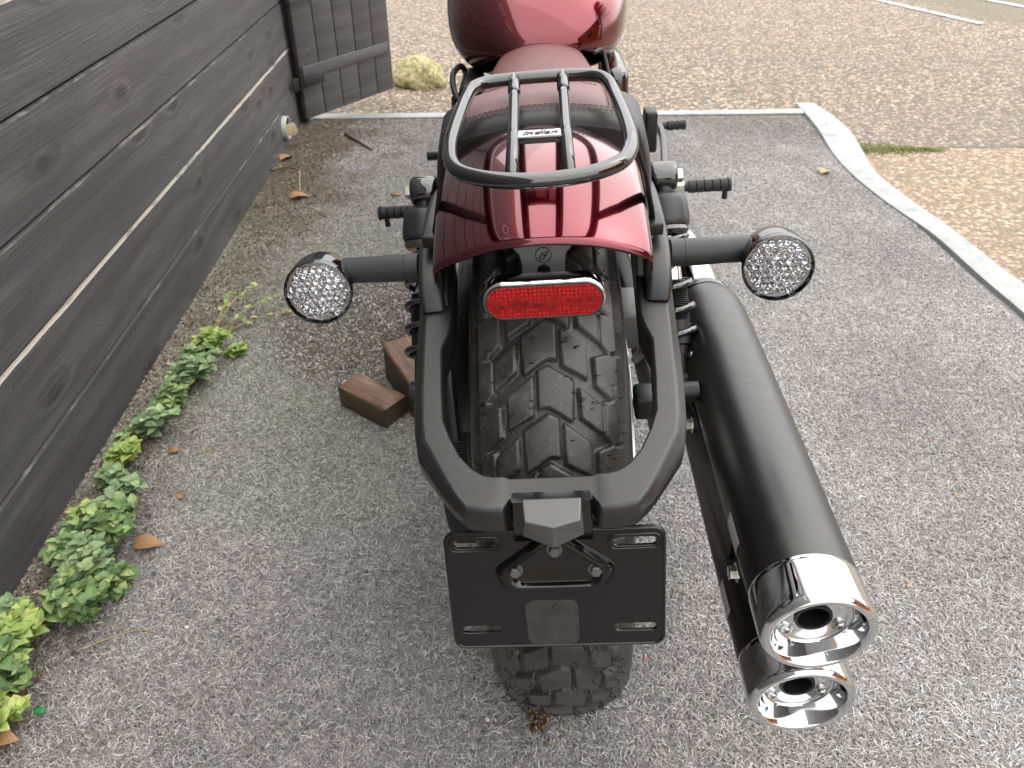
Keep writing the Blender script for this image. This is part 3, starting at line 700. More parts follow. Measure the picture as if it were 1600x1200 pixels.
def twig(pts, r, label, mat='twig'):
    P = catmull(pts, 6); o = MB().add(*tube(P, [r * (1 - 0.5 * i / len(P)) for i in range(len(P))], 7)).build('twig', M[mat]); tag(o, label, 'twig', 'twigs and straws on the mat'); return o
twig([(-0.705, 2.36, 0.05), (-0.67, 2.40, 0.045), (-0.63, 2.405, 0.035)], 0.005, 'reddish twig poking out low from the wooden wall')
twig([(-0.63, 2.41, 0.03), (-0.61, 2.30, 0.008), (-0.58, 2.20, 0.005)], 0.0025, 'thin dark twig hanging below the reddish one', 'straw')
twig([(-0.55, 2.83, 0.008), (-0.49, 2.74, 0.010), (-0.43, 2.66, 0.006)], 0.006, 'dark curved twig on the dirty far corner of the mat')
twig([(-0.52, 1.70, 0.006), (-0.49, 1.72, 0.007)], 0.0035, 'short white straw on the mat past the creeping weed', 'straw')
twig([(-0.60, 0.66, 0.004), (-0.53, 0.69, 0.006), (-0.49, 0.685, 0.005)], 0.0014, 'pale straw lying on the mat beside the weeds', 'straw')
twig([(-0.66, 0.70, 0.004), (-0.655, 0.78, 0.010), (-0.64, 0.80, 0.012)], 0.0012, 'thin dry stalk standing among the weeds', 'straw')
twig([(-0.55, 1.06, 0.004), (-0.50, 1.10, 0.006), (-0.44, 1.09, 0.004)], 0.0012, 'thin straw on the mat beside the grey-green weed', 'straw')

# loose litter in the corner by the wall: nobody could count it
lit = MB(); r_ = random.Random(9)
for k in range(2600):
    if k < 1900:
        y = r_.uniform(1.5, 3.0); x = -0.73 + abs(r_.gauss(0, 0.08 + 0.09 * (y - 1.5)))
    else:
        y = r_.uniform(0.4, 1.7); x = -0.735 + abs(r_.gauss(0, 0.055))
    s = r_.uniform(0.002, 0.0065); a = r_.uniform(0, 6.28); q = r_.uniform(0.25, 0.9); z = r_.uniform(0.002, 0.007); t = r_.uniform(-0.004, 0.004)
    c, n = math.cos(a), math.sin(a)
    lit.add([(x + c * s, y + n * s, z + t), (x - n * s * q, y + c * s * q, z + 0.002), (x - c * s, y - n * s, z - t), (x + n * s * q, y - c * s * q, z)], [(0, 1, 2, 3)])
tag(lit.build('leaf_litter', M['litter'], smooth=False), 'brown crumbs of leaf and soil along the foot of the wall', 'litter', kind='stuff')
ms = LeafMB(); r_ = random.Random(3)
for k in range(2600):
    t = r_.random() ** 1.4; x = 1.29 + 0.30 * t + r_.gauss(0, 0.02); y = 2.690 - 0.02 * t + r_.gauss(0, 0.034 * (1 - 0.75 * t))
    Mx = Matrix.Translation((x, y, -0.014)) @ Euler((r_.uniform(0.3, 1.3), 0, r_.uniform(0, 6.28)), 'XYZ').to_matrix().to_4x4(); ms.leaf(Mx, r_.uniform(0.004, 0.010), 0.0022, n=2)
tag(ms.build('moss', M['moss']), 'green moss growing along the crack beside the wavy strip', 'moss', kind='stuff')

# white flecks painted as water glints on the damp patch: nobody could count them
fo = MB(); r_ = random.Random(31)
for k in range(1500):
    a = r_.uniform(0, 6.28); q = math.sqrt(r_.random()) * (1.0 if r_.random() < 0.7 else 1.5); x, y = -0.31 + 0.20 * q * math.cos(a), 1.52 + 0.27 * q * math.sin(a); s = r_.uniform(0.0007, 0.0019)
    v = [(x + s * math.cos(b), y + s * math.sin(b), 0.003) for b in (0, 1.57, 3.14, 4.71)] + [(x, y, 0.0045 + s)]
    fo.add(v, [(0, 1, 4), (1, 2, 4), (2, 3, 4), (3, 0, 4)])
tag(fo.build('painted_glints', M['white_text']), 'white flecks painted as water glints on the damp brown patch of the mat', 'painted glint', kind='stuff')

# pebbles
def pebble_mesh(seed):
    bm = bmesh.new(); bmesh.ops.create_icosphere(bm, subdivisions=2, radius=1.0); r = Vector((seed * 3.1, seed * 1.7, 0))
    for q in bm.verts:
        d = 1 + 0.35 * noise.noise(q.co * 1.1 + r); q.co = Vector((q.co.x * d, q.co.y * d * 0.8, q.co.z * d * 0.6))
    me = bpy.data.meshes.new('pebble'); bm.to_mesh(me); bm.free(); me.polygons.foreach_set('use_smooth', [True] * len(me.polygons)); me.materials.append(M['pebble']); return me
pms = [pebble_mesh(k) for k in range(4)]
r_ = random.Random(21)
PEB = [(1.003, 1.010), (0.90, 0.86), (0.79, 0.935), (0.81, 1.08), (0.36, 0.735), (0.355, 0.695), (0.315, 0.66), (0.20, 0.63), (0.33, 0.93), (0.44, 0.80), (0.62, 0.745), (0.56, 0.62), (0.60, 0.60), (-0.02, 0.545), (-0.115, 0.60), (-0.22, 0.64), (0.10, 0.50), (0.165, 0.515), (0.26, 0.56), (-0.47, 1.5)]
for k in range(76):
    if k < len(PEB): x, y = PEB[k]
    elif k < 56: x, y = r_.uniform(-0.5, 1.15), r_.uniform(0.5, 2.6)
    else: x, y = r_.uniform(-0.68, -0.2), r_.uniform(1.6, 2.9)
    s = r_.uniform(0.0016, 0.0042); o = bpy.data.objects.new('pebble', pms[k % 4]); COL.objects.link(o)
    o.location = (x, y, 0.003 + s * 0.4); o.scale = (s, s, s); o.rotation_euler = (0, 0, r_.uniform(0, 6.28)); tag(o, 'small tan or white pebble lying loose on the grey mat', 'pebble', 'pebbles on the mat')

# stone
bm = bmesh.new(); bmesh.ops.create_icosphere(bm, subdivisions=5, radius=1.0)
for q in bm.verts:
    p = q.co.copy(); d = 1 + 0.20 * noise.noise(p * 1.3 + Vector((4, 1, 0))) + 0.07 * noise.noise(p * 4) + 0.02 * noise.noise(p * 14)
    q.co = Vector((p.x * 0.122 * d, p.y * 0.10 * d, p.z * 0.075 * d + 0.035))
    if q.co.x > 0.02: q.co.z -= (q.co.x - 0.02) * 0.25
me = bpy.data.meshes.new('stone'); bm.to_mesh(me); bm.free(); me.polygons.foreach_set('use_smooth', [True] * len(me.polygons)); me.materials.append(M['stone'])
so = bpy.data.objects.new('stone', me); COL.objects.link(so); so.location = (-0.335, 3.56, -0.012); so.rotation_euler = (0, 0, -0.15); tag(so, 'mossy yellow-green stone on the gravel beside the gate', 'stone')

# wood blocks
def wood_block(L, Wd, H, loc, rz, label, round_top=True):
    secs = []; n = 10
    for i in range(n + 1):
        x = -L / 2 + L * i / n; e = 0.004 if i in (0, n) else 0.0
        if round_top: sec = [(-Wd / 2 + e, 0.003), (-Wd / 2 + 0.003, 0 + e), (Wd / 2 - 0.003, 0 + e), (Wd / 2 - e, 0.003), (Wd / 2 - e, H - 0.012), (Wd / 2 - 0.004, H - 0.004), (Wd / 2 - 0.014, H - e), (-Wd / 2 + 0.014, H - e), (-Wd / 2 + 0.004, H - 0.004), (-Wd / 2 + e, H - 0.012)]
        else: sec = [(-Wd / 2 + e, 0), (Wd / 2 - e, 0), (Wd / 2 - e, H - 0.003), (Wd / 2 - 0.003, H - e), (-Wd / 2 + 0.003, H - e), (-Wd / 2 + e, H - 0.003)]
        secs.append([(x, a + 0.0008 * noise.noise(Vector((x * 20, a * 30, b * 30))), b - H / 2 + 0.001 * noise.noise(Vector((x * 15, a * 30, 5)))) for a, b in sec])
    o = MB().add(*loft(secs)).build('wood_block', M['timber'], auto=40, loc=(loc[0], loc[1], loc[2] + H / 2), rot=(0, 0, rz)); tag(o, label, 'wood block'); return o
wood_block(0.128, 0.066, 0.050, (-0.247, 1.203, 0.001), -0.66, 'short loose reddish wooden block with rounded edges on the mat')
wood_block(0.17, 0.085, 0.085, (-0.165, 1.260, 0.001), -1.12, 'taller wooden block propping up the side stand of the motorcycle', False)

# wet moss lump behind the rear tyre
lump = MB(); r_ = random.Random(12)
for k in range(90):
    x, y = 0.045 + r_.gauss(0, 0.007), 0.548 + r_.gauss(0, 0.016); s = r_.uniform(0.002, 0.005); z = max(0.002, 0.008 - 10 * ((x - .045) ** 2)) + r_.uniform(0, 0.006)
    v, f = lathe([(-s, 0.0001), (-s * 0.5, s * 0.8), (s * 0.4, s * 0.7), (s, 0.0001)], 6, 'Z', (x, y, z)); lump.add(v, f)
tag(lump.build('moss_lump', M['litter']), 'dark lump of wet moss and dirt on the mat behind the rear tyre', 'dirt lump')
tag(MB().add(*box((-0.600, 0.563, 0.016), (0.012, 0.009, 0.004), 0.0015)).build('plastic_scrap', M['green_plastic'], rot=(0, 0, 0)), 'bright green scrap of plastic among the weeds', 'scrap')

# ================================================================== what the paint and chrome reflect: house and conifer off to the right
house = empty('house', (7.2, -2.0, 0)); tag(house, 'orange rendered house with a brown roof beyond the yard', 'house')
MB().add(*box((0, 0, 1.5), (3.4, 5.0, 3.0))).build('wall', M['render_wall'], house, smooth=False)
MB().add([(-2.0, -2.7, 2.98), (2.0, -2.7, 2.98), (2.0, 2.7, 2.98), (-2.0, 2.7, 2.98), (0, -2.7, 4.4), (0, 2.7, 4.4)], [(0, 1, 4), (2, 3, 5), (1, 2, 5, 4), (3, 0, 4, 5), (0, 3, 2, 1)]).build('roof', M['roof'], house, smooth=False)
for y in (-1.3, 1.2): MB().add(*box((-1.72, y, 1.6), (0.06, 0.9, 1.1), 0.01)).build('window', M['window'], house)
con = empty('conifer', (5.6, 1.2, 0)); tag(con, 'dark conifer standing in front of the orange house', 'tree')
MB().add(*tube([(0, 0, -0.05), (0, 0, 3), (0, 0, 6.4)], [0.16, 0.09, 0.02], 10)).build('trunk', M['bark'], con)
cm = MB(); r_ = random.Random(2)
for k in range(260):
    h = 0.8 + 5.6 * (k / 260); L = (6.7 - h) * 0.30 * r_.uniform(0.6, 1.1) + 0.1; a = r_.uniform(0, 6.28); d = Vector((math.cos(a), math.sin(a), -0.25)); s = Vector((-math.sin(a), math.cos(a), 0)); p0 = Vector((0, 0, h))
    for q in range(14):
        t = (q + 1) / 14; c = p0 + d * (L * t); ww = 0.16 * (1.1 - t) + 0.05
        for sg in (-1, 1):
            e = c + s * (ww * sg) + d * 0.10 + Vector((0, 0, r_.uniform(-0.10, 0.02))); cm.add([c - d * 0.02, c + d * 0.03, e], [(0, 1, 2)])
cm.build('crown', M['needles'], con, smooth=False)

# ================================================================== motorcycle (local axes: X right, Y forward, Z up, origin under the rear axle)
bike = empty('motorcycle', (0.093, 0.735, 0), (0, R(-4.25), R(-2.6)))
tag(bike, 'dark red cruiser motorcycle with black luggage rack and two stacked mufflers', 'motorcycle')
AX = Vector((0, 0, 0.323))

# ---- wheels and tyres
def poly_sdf(P, X, Y):
    P = np.asarray(P, float); d = np.full(X.shape, 1e9); inside = np.zeros(X.shape, bool); n = len(P)
    for i in range(n):
        a = P[i]; b = P[(i + 1) % n]; e = b - a; wx, wy = X - a[0], Y - a[1]
        t = np.clip((wx * e[0] + wy * e[1]) / (e @ e), 0, 1); d = np.minimum(d, (wx - e[0] * t) ** 2 + (wy - e[1] * t) ** 2)
        c = ((a[1] > Y) != (b[1] > Y)) & (X < (b[0] - a[0]) * (Y - a[1]) / (b[1] - a[1] + 1e-12) + a[0]); inside ^= c
    return np.where(inside, -np.sqrt(d), np.sqrt(d))
PITCH = 84.56
SETA = [[(-22, 14), (0, 0), (8, 4), (8, 36), (0, 35), (-20, 48)], [(13, 9), (35, 25), (35, 53), (14, 42)], [(28, 63), (48, 78), (48, 102), (29, 88)],
        [(43, 34), (58, 30), (66, 32), (66, 74), (60, 73), (44, 60)], [(51, -10), (66, -10), (66, 26), (58, 28), (51, 20)]]
def tyre_mesh(name, parent, Rad=0.323, crown=0.100, mat='rubber', seg_p=60, npitch=24, nv=98, phase=7.5, org=(0, 0, 0.323)):
    s = np.arange(seg_p) * PITCH / seg_p; vv = np.linspace(-67, 67, nv); S, V = np.meshgrid(s, vv, indexing='ij'); D = np.full(S.shape, 1e9)
    for P in SETA:
        for sgn, off in ((1, 0), (-1, PITCH / 2)):
            for wrap in (-PITCH, 0, PITCH):
                Q = [(sgn * a, b + off + wrap) for a, b in P]; D = np.minimum(D, poly_sdf(Q, V, S))
    D = D - 0.5; t = np.clip((D + 0.2) / 1.5, 0, 1); H = -6.0e-3 * (t * t * (3 - 2 * t)); H = np.where(np.abs(V) > 66.2, -0.004, H)
    H = np.tile(H, (npitch, 1)); ns = H.shape[0]; th = (np.arange(ns) * PITCH / seg_p + phase) / 1000.0 / 0.323
    a = vv / 1000 / crown; x = crown * np.sin(a); r = Rad - crown * (1 - np.cos(a))
    Xg = x[None] + H * np.sin(a)[None]; Rg = r[None] + H * np.cos(a)[None]
    k = Rad - 0.323
    side = [(0.0665, 0.2935), (0.0705, 0.284), (0.0735, 0.268), (0.0750, 0.250), (0.0738, 0.232), (0.0690, 0.217), (0.060, 0.208), (0.052, 0.204)]
    sx = np.array([q[0] for q in side]); sr = np.array([q[1] for q in side]) + k
    Xa = np.concatenate([np.tile(-sx[::-1], (ns, 1)), Xg, np.tile(sx, (ns, 1))], 1); Ra = np.concatenate([np.tile(sr[::-1], (ns, 1)), Rg, np.tile(sr, (ns, 1))], 1)
    Yc = -Ra * np.sin(th)[:, None] + org[1]; Zc = Ra * np.cos(th)[:, None] + org[2]; Pts = np.stack([Xa + org[0], Yc, Zc], 2).reshape(-1, 3); m = Xa.shape[1]
    i = np.arange(ns)[:, None]; j = np.arange(m - 1)[None]; i2 = (i + 1) % ns
    F = np.stack([i * m + j, i * m + j + 1, i2 * m + j + 1, i2 * m + j], 2).reshape(-1, 4)[:, ::-1]
    me = bpy.data.meshes.new(name); me.from_pydata(Pts.tolist(), [], F.tolist()); me.materials.append(M[mat]); me.polygons.foreach_set('use_smooth', [True] * len(me.polygons))
    o = bpy.data.objects.new(name, me); COL.objects.link(o); o.parent = parent; return o

rw = MB()
rw.add(*lathe(smoothprof([(-0.056, 0.212), (-0.050, 0.203), (-0.040, 0.196), (-0.02, 0.185), (0.02, 0.185), (0.040, 0.196), (0.050, 0.203), (0.056, 0.212)], 4), 96, 'X', AX))
rw.add(*lathe(capped([(-0.075, 0.03), (-0.06, 0.05), (-0.03, 0.042), (0.03, 0.042), (0.06, 0.05), (0.075, 0.03)]), 40, 'X', AX))
for k in range(10):
    a = 2 * math.pi * k / 10; d = Vector((0, math.sin(a), math.cos(a))); rw.add(*tube([AX + d * 0.035, AX + d * 0.19], [0.011, 0.008], 8))
rear_wheel = rw.build('rear_wheel', M['dark'], bike, auto=40)
tyre_mesh('tyre', rear_wheel)
sp = MB(); r_ = random.Random(4)
for k in range(330):
    th = R(r_.uniform(5, 120)); v = r_.choice([-62, -62, -58, -50, -40, 62, 62, 58, 50, 40, 30, -30, 12, -12, 20]) + r_.uniform(-4, 4); a = v / 100.0
    rr = 0.323 - 0.100 * (1 - math.cos(a)); p = Vector((0.100 * math.sin(a), -rr * math.sin(th), 0.323 + rr * math.cos(th))); n = Vector((math.sin(a), -math.cos(a) * math.sin(th), math.cos(a) * math.cos(th)))
    s = Vector((1, 0, 0)) * (1 if r_.random() < 0.5 else -1) + Vector((0, r_.uniform(-0.4, 0.4), r_.uniform(-0.4, 0.4))); L = r_.uniform(0.003, 0.0065)
    sp.add(*tube([p - n * 0.001, p + n * 0.0018 + s * L * 0.25, p + n * 0.0022 + s * L], [0.0006, 0.0005, 0.0003], 5))
o = sp.build('rubber_hairs', M['spew'], rear_wheel); tag(o, kind='stuff')
MB().add(*lathe([(0.083, 0.055), (0.083, 0.140), (0.0835, 0.1405), (0.0875, 0.1405), (0.088, 0.140), (0.088, 0.055)], 80, 'X', AX)).build('brake_disc', M['alu'], rear_wheel, auto=40)
# toothed pulley and belt on the left
MB().add(*lathe(capped([(-0.088, 0.11), (-0.092, 0.1235), (-0.126, 0.1235), (-0.128, 0.118), (-0.124, 0.10), (-0.118, 0.05)]), 90, 'X', AX)).build('belt_pulley', M['dark'], rear_wheel, auto=35)
bl = MB(); NB = 150; secs = []
for k in range(NB * 2):
    a = R(-80 + 0) + math.pi * 1.02 * k / (NB * 2 - 1)   # wraps the rear half
    rr = 0.1255 + (0.0022 if k % 4 < 2 else 0.0)
    c, s = -math.cos(a - R(10)), -math.sin(a - R(10))
    ang = R(-100) + R(200) * k / (NB * 2 - 1); y = -math.cos(ang); z = math.sin(ang)
    secs.append([AX + Vector((xx, y * q, z * q)) for xx, q in ((-0.124, rr), (-0.096, rr), (-0.096, 0.1238), (-0.124, 0.1238))])
bl.add(*loft(secs)); bl.build('drive_belt', M['grip'], bike, auto=25)
for sgn in (1, -1):
    secs = [[Vector((-0.110 + dx, y, 0.323 + sgn * (0.124 - 0.055 * t) + 0.06 * t + dz)) for dx, dz in ((-0.014, -0.002), (0.014, -0.002), (0.014, 0.002), (-0.014, 0.002))] for t, y in ((0, 0.02), (1, 0.62))]
    MB().add(*loft(secs)).build('belt_run', M['grip'], bike, smooth=False)
# front wheel, mostly hidden behind the bike
fw = MB(); FO = (0, 1.56, 0.323)
fw.add(*lathe(smoothprof([(-0.046, 0.212), (-0.03, 0.196), (0.03, 0.196), (0.046, 0.212)], 4), 60, 'X', FO)); fw.add(*lathe(capped([(-0.06, 0.04), (0.06, 0.04)]), 30, 'X', FO))
for k in range(10):
    a = 2 * math.pi * k / 10; d = Vector((0, math.sin(a), math.cos(a))); fw.add(*tube([Vector(FO) + d * 0.035, Vector(FO) + d * 0.2], 0.010, 8))
front_wheel = fw.build('front_wheel', M['dark'], bike, auto=40)
tyre_mesh('tyre', front_wheel, seg_p=14, nv=40, org=FO)
for s in (-1, 1):
    MB().add(*tube([(s * 0.095, 1.56, 0.323), (s * 0.095, 1.36, 0.80)], [0.026, 0.022], 18)).build('fork_leg', M['dark'], bike)

# ---- rear fender
def arc_pt(x, drop, r, th): q = r - drop; return Vector((x, -q * math.sin(th), 0.323 + q * math.cos(th)))
fsec = []; Rc = 0.163
for k in range(-16, 17):
    ph = R(33.5) * k / 16; fsec.append((Rc * math.sin(ph), Rc * (1 - math.cos(ph))))
fsec = [(-0.0925, 0.046), (-0.0925, 0.039), (-0.0918, 0.032)] + [(x * 0.985, d) for x, d in fsec] + [(0.0918, 0.032), (0.0925, 0.039), (0.0925, 0.046)]
fg = []
for i in range(60):
    th = R(-45 + 70.6 * i / 59); e = max(0.0, (i - 56) / 3.0) ** 2
    fg.append([arc_pt(x * (1 - 0.004 * e), d + 0.0016 * e, 0.385, th) for x, d in fsec])
fend = MB().add(*loft(fg, closed=False)).build('rear_fender', M['red'], bike)
sol = fend.modifiers.new('thickness', 'SOLIDIFY'); sol.thickness = 0.0028; sol.offset = 1.0
# black liner below the fender
lg = [[arc_pt(x * 0.93, d + 0.012, 0.385, R(-45 + 66 * i / 30)) for x, d in fsec[2:-2]] for i in range(31)]
lin = MB().add(*loft(lg, closed=False)).build('fender_liner', M['dark'], bike)
sol = lin.modifiers.new('thickness', 'SOLIDIFY'); sol.thickness = 0.003

# ---- reflector on its bracket
br_ = MB()
T_out = [(-0.034, 0.012), (0.034, 0.012), (0.032, 0.002), (0.0245, -0.003), (0.0190, -0.009), (0.0172, -0.018), (0.0168, -0.052), (-0.0168, -0.052), (-0.0172, -0.018), (-0.0190, -0.009), (-0.0245, -0.003), (-0.032, 0.002)]
slot = [(0.0068 * math.cos(R(a)), (-0.0250 if a <= 180 else -0.043) + 0.0068 * math.sin(R(a))) for a in range(0, 360, 20)]
Mb = frame_m((0.001, -0.146, 0.663), (1, 0, 0), (0, 0.20, 0.97))
br_.add(*xform(curve_mesh([T_out, slot], 0.004, 0.0012), Mb)); bracket = br_.build('reflector_bracket', M['cast'], bike, auto=35)
em = MB(); em.add(*xform(tube([(0.0066 * math.cos(R(a)), 0.0066 * math.sin(R(a)), 0) for a in range(0, 360, 15)], 0.00045, 8, closed=True), Mb @ Matrix.Translation((0.0005, -0.0105, 0.0053))))
em.add(*xform(tube(catmull([(-0.0045, -0.003, 0), (-0.002, -0.001, 0), (-0.001, 0.002, 0), (0.001, -0.001, 0), (0.002, 0.002, 0), (0.0045, 0.003, 0)], 5), 0.0006, 6), Mb @ Matrix.Translation((0.0005, -0.0105, 0.0053))))
em.add(*xform(tube(catmull([(-0.0035, -0.0045, 0), (0.0, -0.003, 0), (0.003, 0.0, 0), (0.004, 0.0015, 0)], 5), 0.0005, 6), Mb @ Matrix.Translation((0.0005, -0.0105, 0.0053))))
em.build('emblem', M['dark'], bracket)
def stadium(hl, r, n=14): return [(hl + r * math.cos(R(a)), r * math.sin(R(a))) for a in np.linspace(-90, 90, n)] + [(-hl + r * math.cos(R(a)), r * math.sin(R(a))) for a in np.linspace(90, 270, n)]
Mr = frame_m((0.001, -0.199, 0.6365), (1, 0, 0), (0, 0.10, 1.0))
rb = MB(); rb.add(*xform(curve_mesh([stadium(0.0330, 0.0150)], 0.0085, 0.0016, 3), Mr @ Matrix.Translation((0, 0, -0.010)))); refl = rb.build('reflector_body', M['chrome'], bike, auto=40)
MB().add(*xform(curve_mesh([stadium(0.0330, 0.0148), stadium(0.0330, 0.0134)], 0.0012, 0.0004, 2), Mr @ Matrix.Translation((0, 0, 0.0004)))).build('rim', M['gloss'], refl, auto=40)
MB().add(*xform(curve_mesh([stadium(0.0330, 0.0133, 22)], 0.0008, 0.0006, 2), Mr @ Matrix.Translation((0, 0, 0.0006)))).build('red_lens', M['lens'], refl, auto=40)

# ---- tail loop carrying the plate bracket
ZP = lambda y: 0.605 + 0.26 * (y + 0.05)
ST = [  # inner, top outer and widest outer (x, y)
    ((0.0885, -0.045), (0.1145, -0.045), (0.1225, -0.045)), ((0.0853, -0.138), (0.1118, -0.140), (0.1190, -0.140)), ((0.0873, -0.150), (0.1115, -0.150), (0.1187, -0.150)),
    ((0.0925, -0.168), (0.1105, -0.170), (0.1180, -0.172)), ((0.0902, -0.210), (0.1085, -0.212), (0.1163, -0.212)), ((0.0872, -0.2440), (0.1062, -0.242), (0.1125, -0.250)), ((0.0800, -0.2630), (0.1030, -0.2625), (0.1070, -0.276)),
    ((0.0715, -0.2795), (0.0823, -0.301), (0.0850, -0.3085)), ((0.0620, -0.2905), (0.0735, -0.3165), (0.0748, -0.3205)), ((0.0525, -0.2970), (0.0665, -0.3255), (0.0655, -0.3290)), ((0.0440, -0.2990), (0.0500, -0.3285), (0.0500, -0.3315)), ((0.0365, -0.2990), (0.0365, -0.3285), (0.0365, -0.3320))]
def loop_sec(i, sx):
    (ix, iy), (tx, ty), (ox, oy) = ST[i]; hz = 0.034 - 0.010 * max(0, min(1, (i - 4) / 3))
    return [Vector((sx * ix, iy, ZP(iy) - hz)), Vector((sx * ix, iy, ZP(iy))), Vector((sx * tx, ty, ZP(ty))), Vector((sx * ox, oy, ZP(ty) - 0.011)), Vector((sx * ox * 0.985, oy + 0.002, ZP(oy) - hz))]
secs = [loop_sec(i, -1) for i in range(len(ST))]
# lowered bridge between the two corners
def mid(x): return [Vector((x, -0.2985, ZP(-0.2985) - 0.024)), Vector((x, -0.2985, ZP(-0.2985) - 0.003)), Vector((x, -0.3185, ZP(-0.3185) - 0.003)), Vector((x, -0.3195, ZP(-0.3185) - 0.010)), Vector((x, -0.317, ZP(-0.3185) - 0.024))]
secs += [mid(-0.0315), mid(0.0315)] + [loop_sec(i, 1) for i in range(len(ST))][::-1]
loop = MB().add(*loft(secs)).build('tail_loop', M['tex'], bike)
bv = loop.modifiers.new('bevel', 'BEVEL'); bv.width = 0.0026; bv.segments = 3; bv.limit_method = 'ANGLE'; bv.angle_limit = R(33)
wn = loop.modifiers.new('wn', 'WEIGHTED_NORMAL')

# ---- plate bracket, plate lamp
P0 = Vector((0, -0.315, 0.493)); PD = Vector((0, -0.030, -0.107)).normalized()
Mp = frame_m(P0, (1, 0, 0), -PD)     # local: x right, y up the plate, z towards the rear
def rr2(w0, w1, y0, y1, r, n=6):
    out = []
    for cx, cy, a0 in ((w0 - r, y0 - r, 0), (-w0 + r, y0 - r, 90), (-w1 + r, y1 + r, 180), (w1 - r, y1 + r, 270)):
        for k in range(n + 1): out.append((cx + r * math.cos(R(a0 + 90 * k / n)), cy + r * math.sin(R(a0 + 90 * k / n))))
    return out
def slotp(cx, cy, hl, r): return [(cx + a, cy + b) for a, b in stadium(hl - r, r, 8)]
loops = [rr2(0.0882, 0.0882, 0.0015, -0.1115, 0.009), slotp(-0.0642, -0.0095, 0.0175, 0.0045), slotp(0.0642, -0.0110, 0.0180, 0.0045), slotp(-0.0642, -0.0925, 0.0170, 0.0042), slotp(0.0642, -0.0935, 0.0180, 0.0042)]
pm = MB(); pm.add(*xform(curve_mesh(loops, 0.0010, 0.0007, 2), Mp)); plate = pm.build('plate_bracket', M['plate'], bike, auto=35)
for L in loops[1:3]:   # pressed rims round the upper slots
    cx = sum(p[0] for p in L) / len(L); cy = sum(p[1] for p in L) / len(L)
    MB().add(*xform(tube([(cx + (a - cx) * 1.16, cy + (b - cy) * 1.45, 0.0014) for a, b in L], 0.0011, 8, closed=True), Mp)).build('slot_rim', M['plate'], plate)
edge = [(a, b, 0.0013) for a, b in rr2(0.0872, 0.0872, 0.0005, -0.1105, 0.0085)]
MB().add(*xform(tube(edge, 0.0012, 8, closed=True), Mp)).build('rolled_edge', M['plate'], plate)
def rtri(g):
    A = [(0.0, 0.006), (0.052, -0.033), (0.0455, -0.053), (-0.0455, -0.053), (-0.052, -0.033)]
    pts = []
    n = len(A)
    for i in range(n):
        a, b, c = Vector((*A[i - 1], 0)), Vector((*A[i], 0)), Vector((*A[(i + 1) % n], 0)); q0 = b + (a - b).normalized() * 0.009; q1 = b + (c - b).normalized() * 0.009
        for t in np.linspace(0, 1, 6): pts.append(q0 * (1 - t) ** 2 + b * 2 * t * (1 - t) + q1 * t * t)
    c = Vector((0, -0.029, 0)); return [c + (p - c) * (1 - g / 0.035) for p in pts]
secs = []
for g, z in ((-0.001, 0.0010), (0.0012, 0.0020), (0.003, 0.0060), (0.005, 0.0086), (0.0085, 0.0090), (0.0105, 0.0076), (0.0120, 0.0050), (0.0130, 0.0048)): secs.append([Mp @ (p + Vector((0, 0, z))) for p in rtri(g)])
boss = MB().add(*loft(secs)).build('pressed_boss', M['plate'], plate, auto=28)
for bx, by in ((0.0002, -0.0142), (-0.0323, -0.0325), (0.0325, -0.0335)):
    MB().add(*hexbolt(Mp @ Matrix.Translation((bx, by, 0.0046)), 0.0047, 0.0055)).build('hex_bolt', M['grey_metal'], plate, auto=30)
MB().add(*xform(lathe([(0.0012, 0.0001), (0.0012, 0.0022), (0.0022, 0.0024), (0.0022, 0.0036), (0.001, 0.0038)], 20, 'Z', (-0.0005, -0.0715, 0)), Mp)).build('grommet', M['grip'], plate)
pt = [(x + 0.0012 * noise.noise(Vector((x * 90, y * 90, 1))), y + 0.0012 * noise.noise(Vector((x * 90, y * 90, 7)))) for x, y in rr2(0.0218, 0.0212, 0.0, -0.0445, 0.007, 8)]
MB().add(*xform(curve_mesh([pt], 0.00015), Mp @ Matrix.Translation((-0.0043, -0.0645, 0.0019)))).build('glue_patch', M['patch'], plate)
# neck between loop and bracket
MB().add(*beam([(0, -0.322, 0.538), (0, -0.320, 0.510), (0, -0.3165, 0.487)], [0.060, 0.062, 0.064], [0.010, 0.010, 0.006], 0.002, up=(0, -1, 0))).build('bracket_neck', M['plate'], bike, auto=35)
lv = [(-0.0222, -0.322, 0.5335), (0.0228, -0.322, 0.5335), (-0.0215, -0.341, 0.541), (0.0222, -0.341, 0.541), (-0.0200, -0.346, 0.5365), (0.0006, -0.352, 0.5355), (0.0210, -0.346, 0.5365), (-0.0230, -0.338, 0.513), (0.0004, -0.346, 0.507), (0.0240, -0.338, 0.513), (-0.0225, -0.320, 0.505), (0.0225, -0.320, 0.505)]
lv[2] = (-0.0218, -0.326, 0.540); lv[3] = (0.0224, -0.326, 0.540)
lf_ = [(0, 2, 3, 1), (2, 4, 5, 6, 3), (4, 7, 8, 5), (5, 8, 9, 6), (7, 10, 11, 9, 8), (0, 10, 7, 4, 2), (1, 3, 6, 9, 11), (0, 1, 11, 10)]
lamp = MB().add([Vector(p) for p in lv], lf_).build('plate_lamp', M['cast'], bike, smooth=False)
bv = lamp.modifiers.new('bevel', 'BEVEL'); bv.width = 0.0010; bv.segments = 2

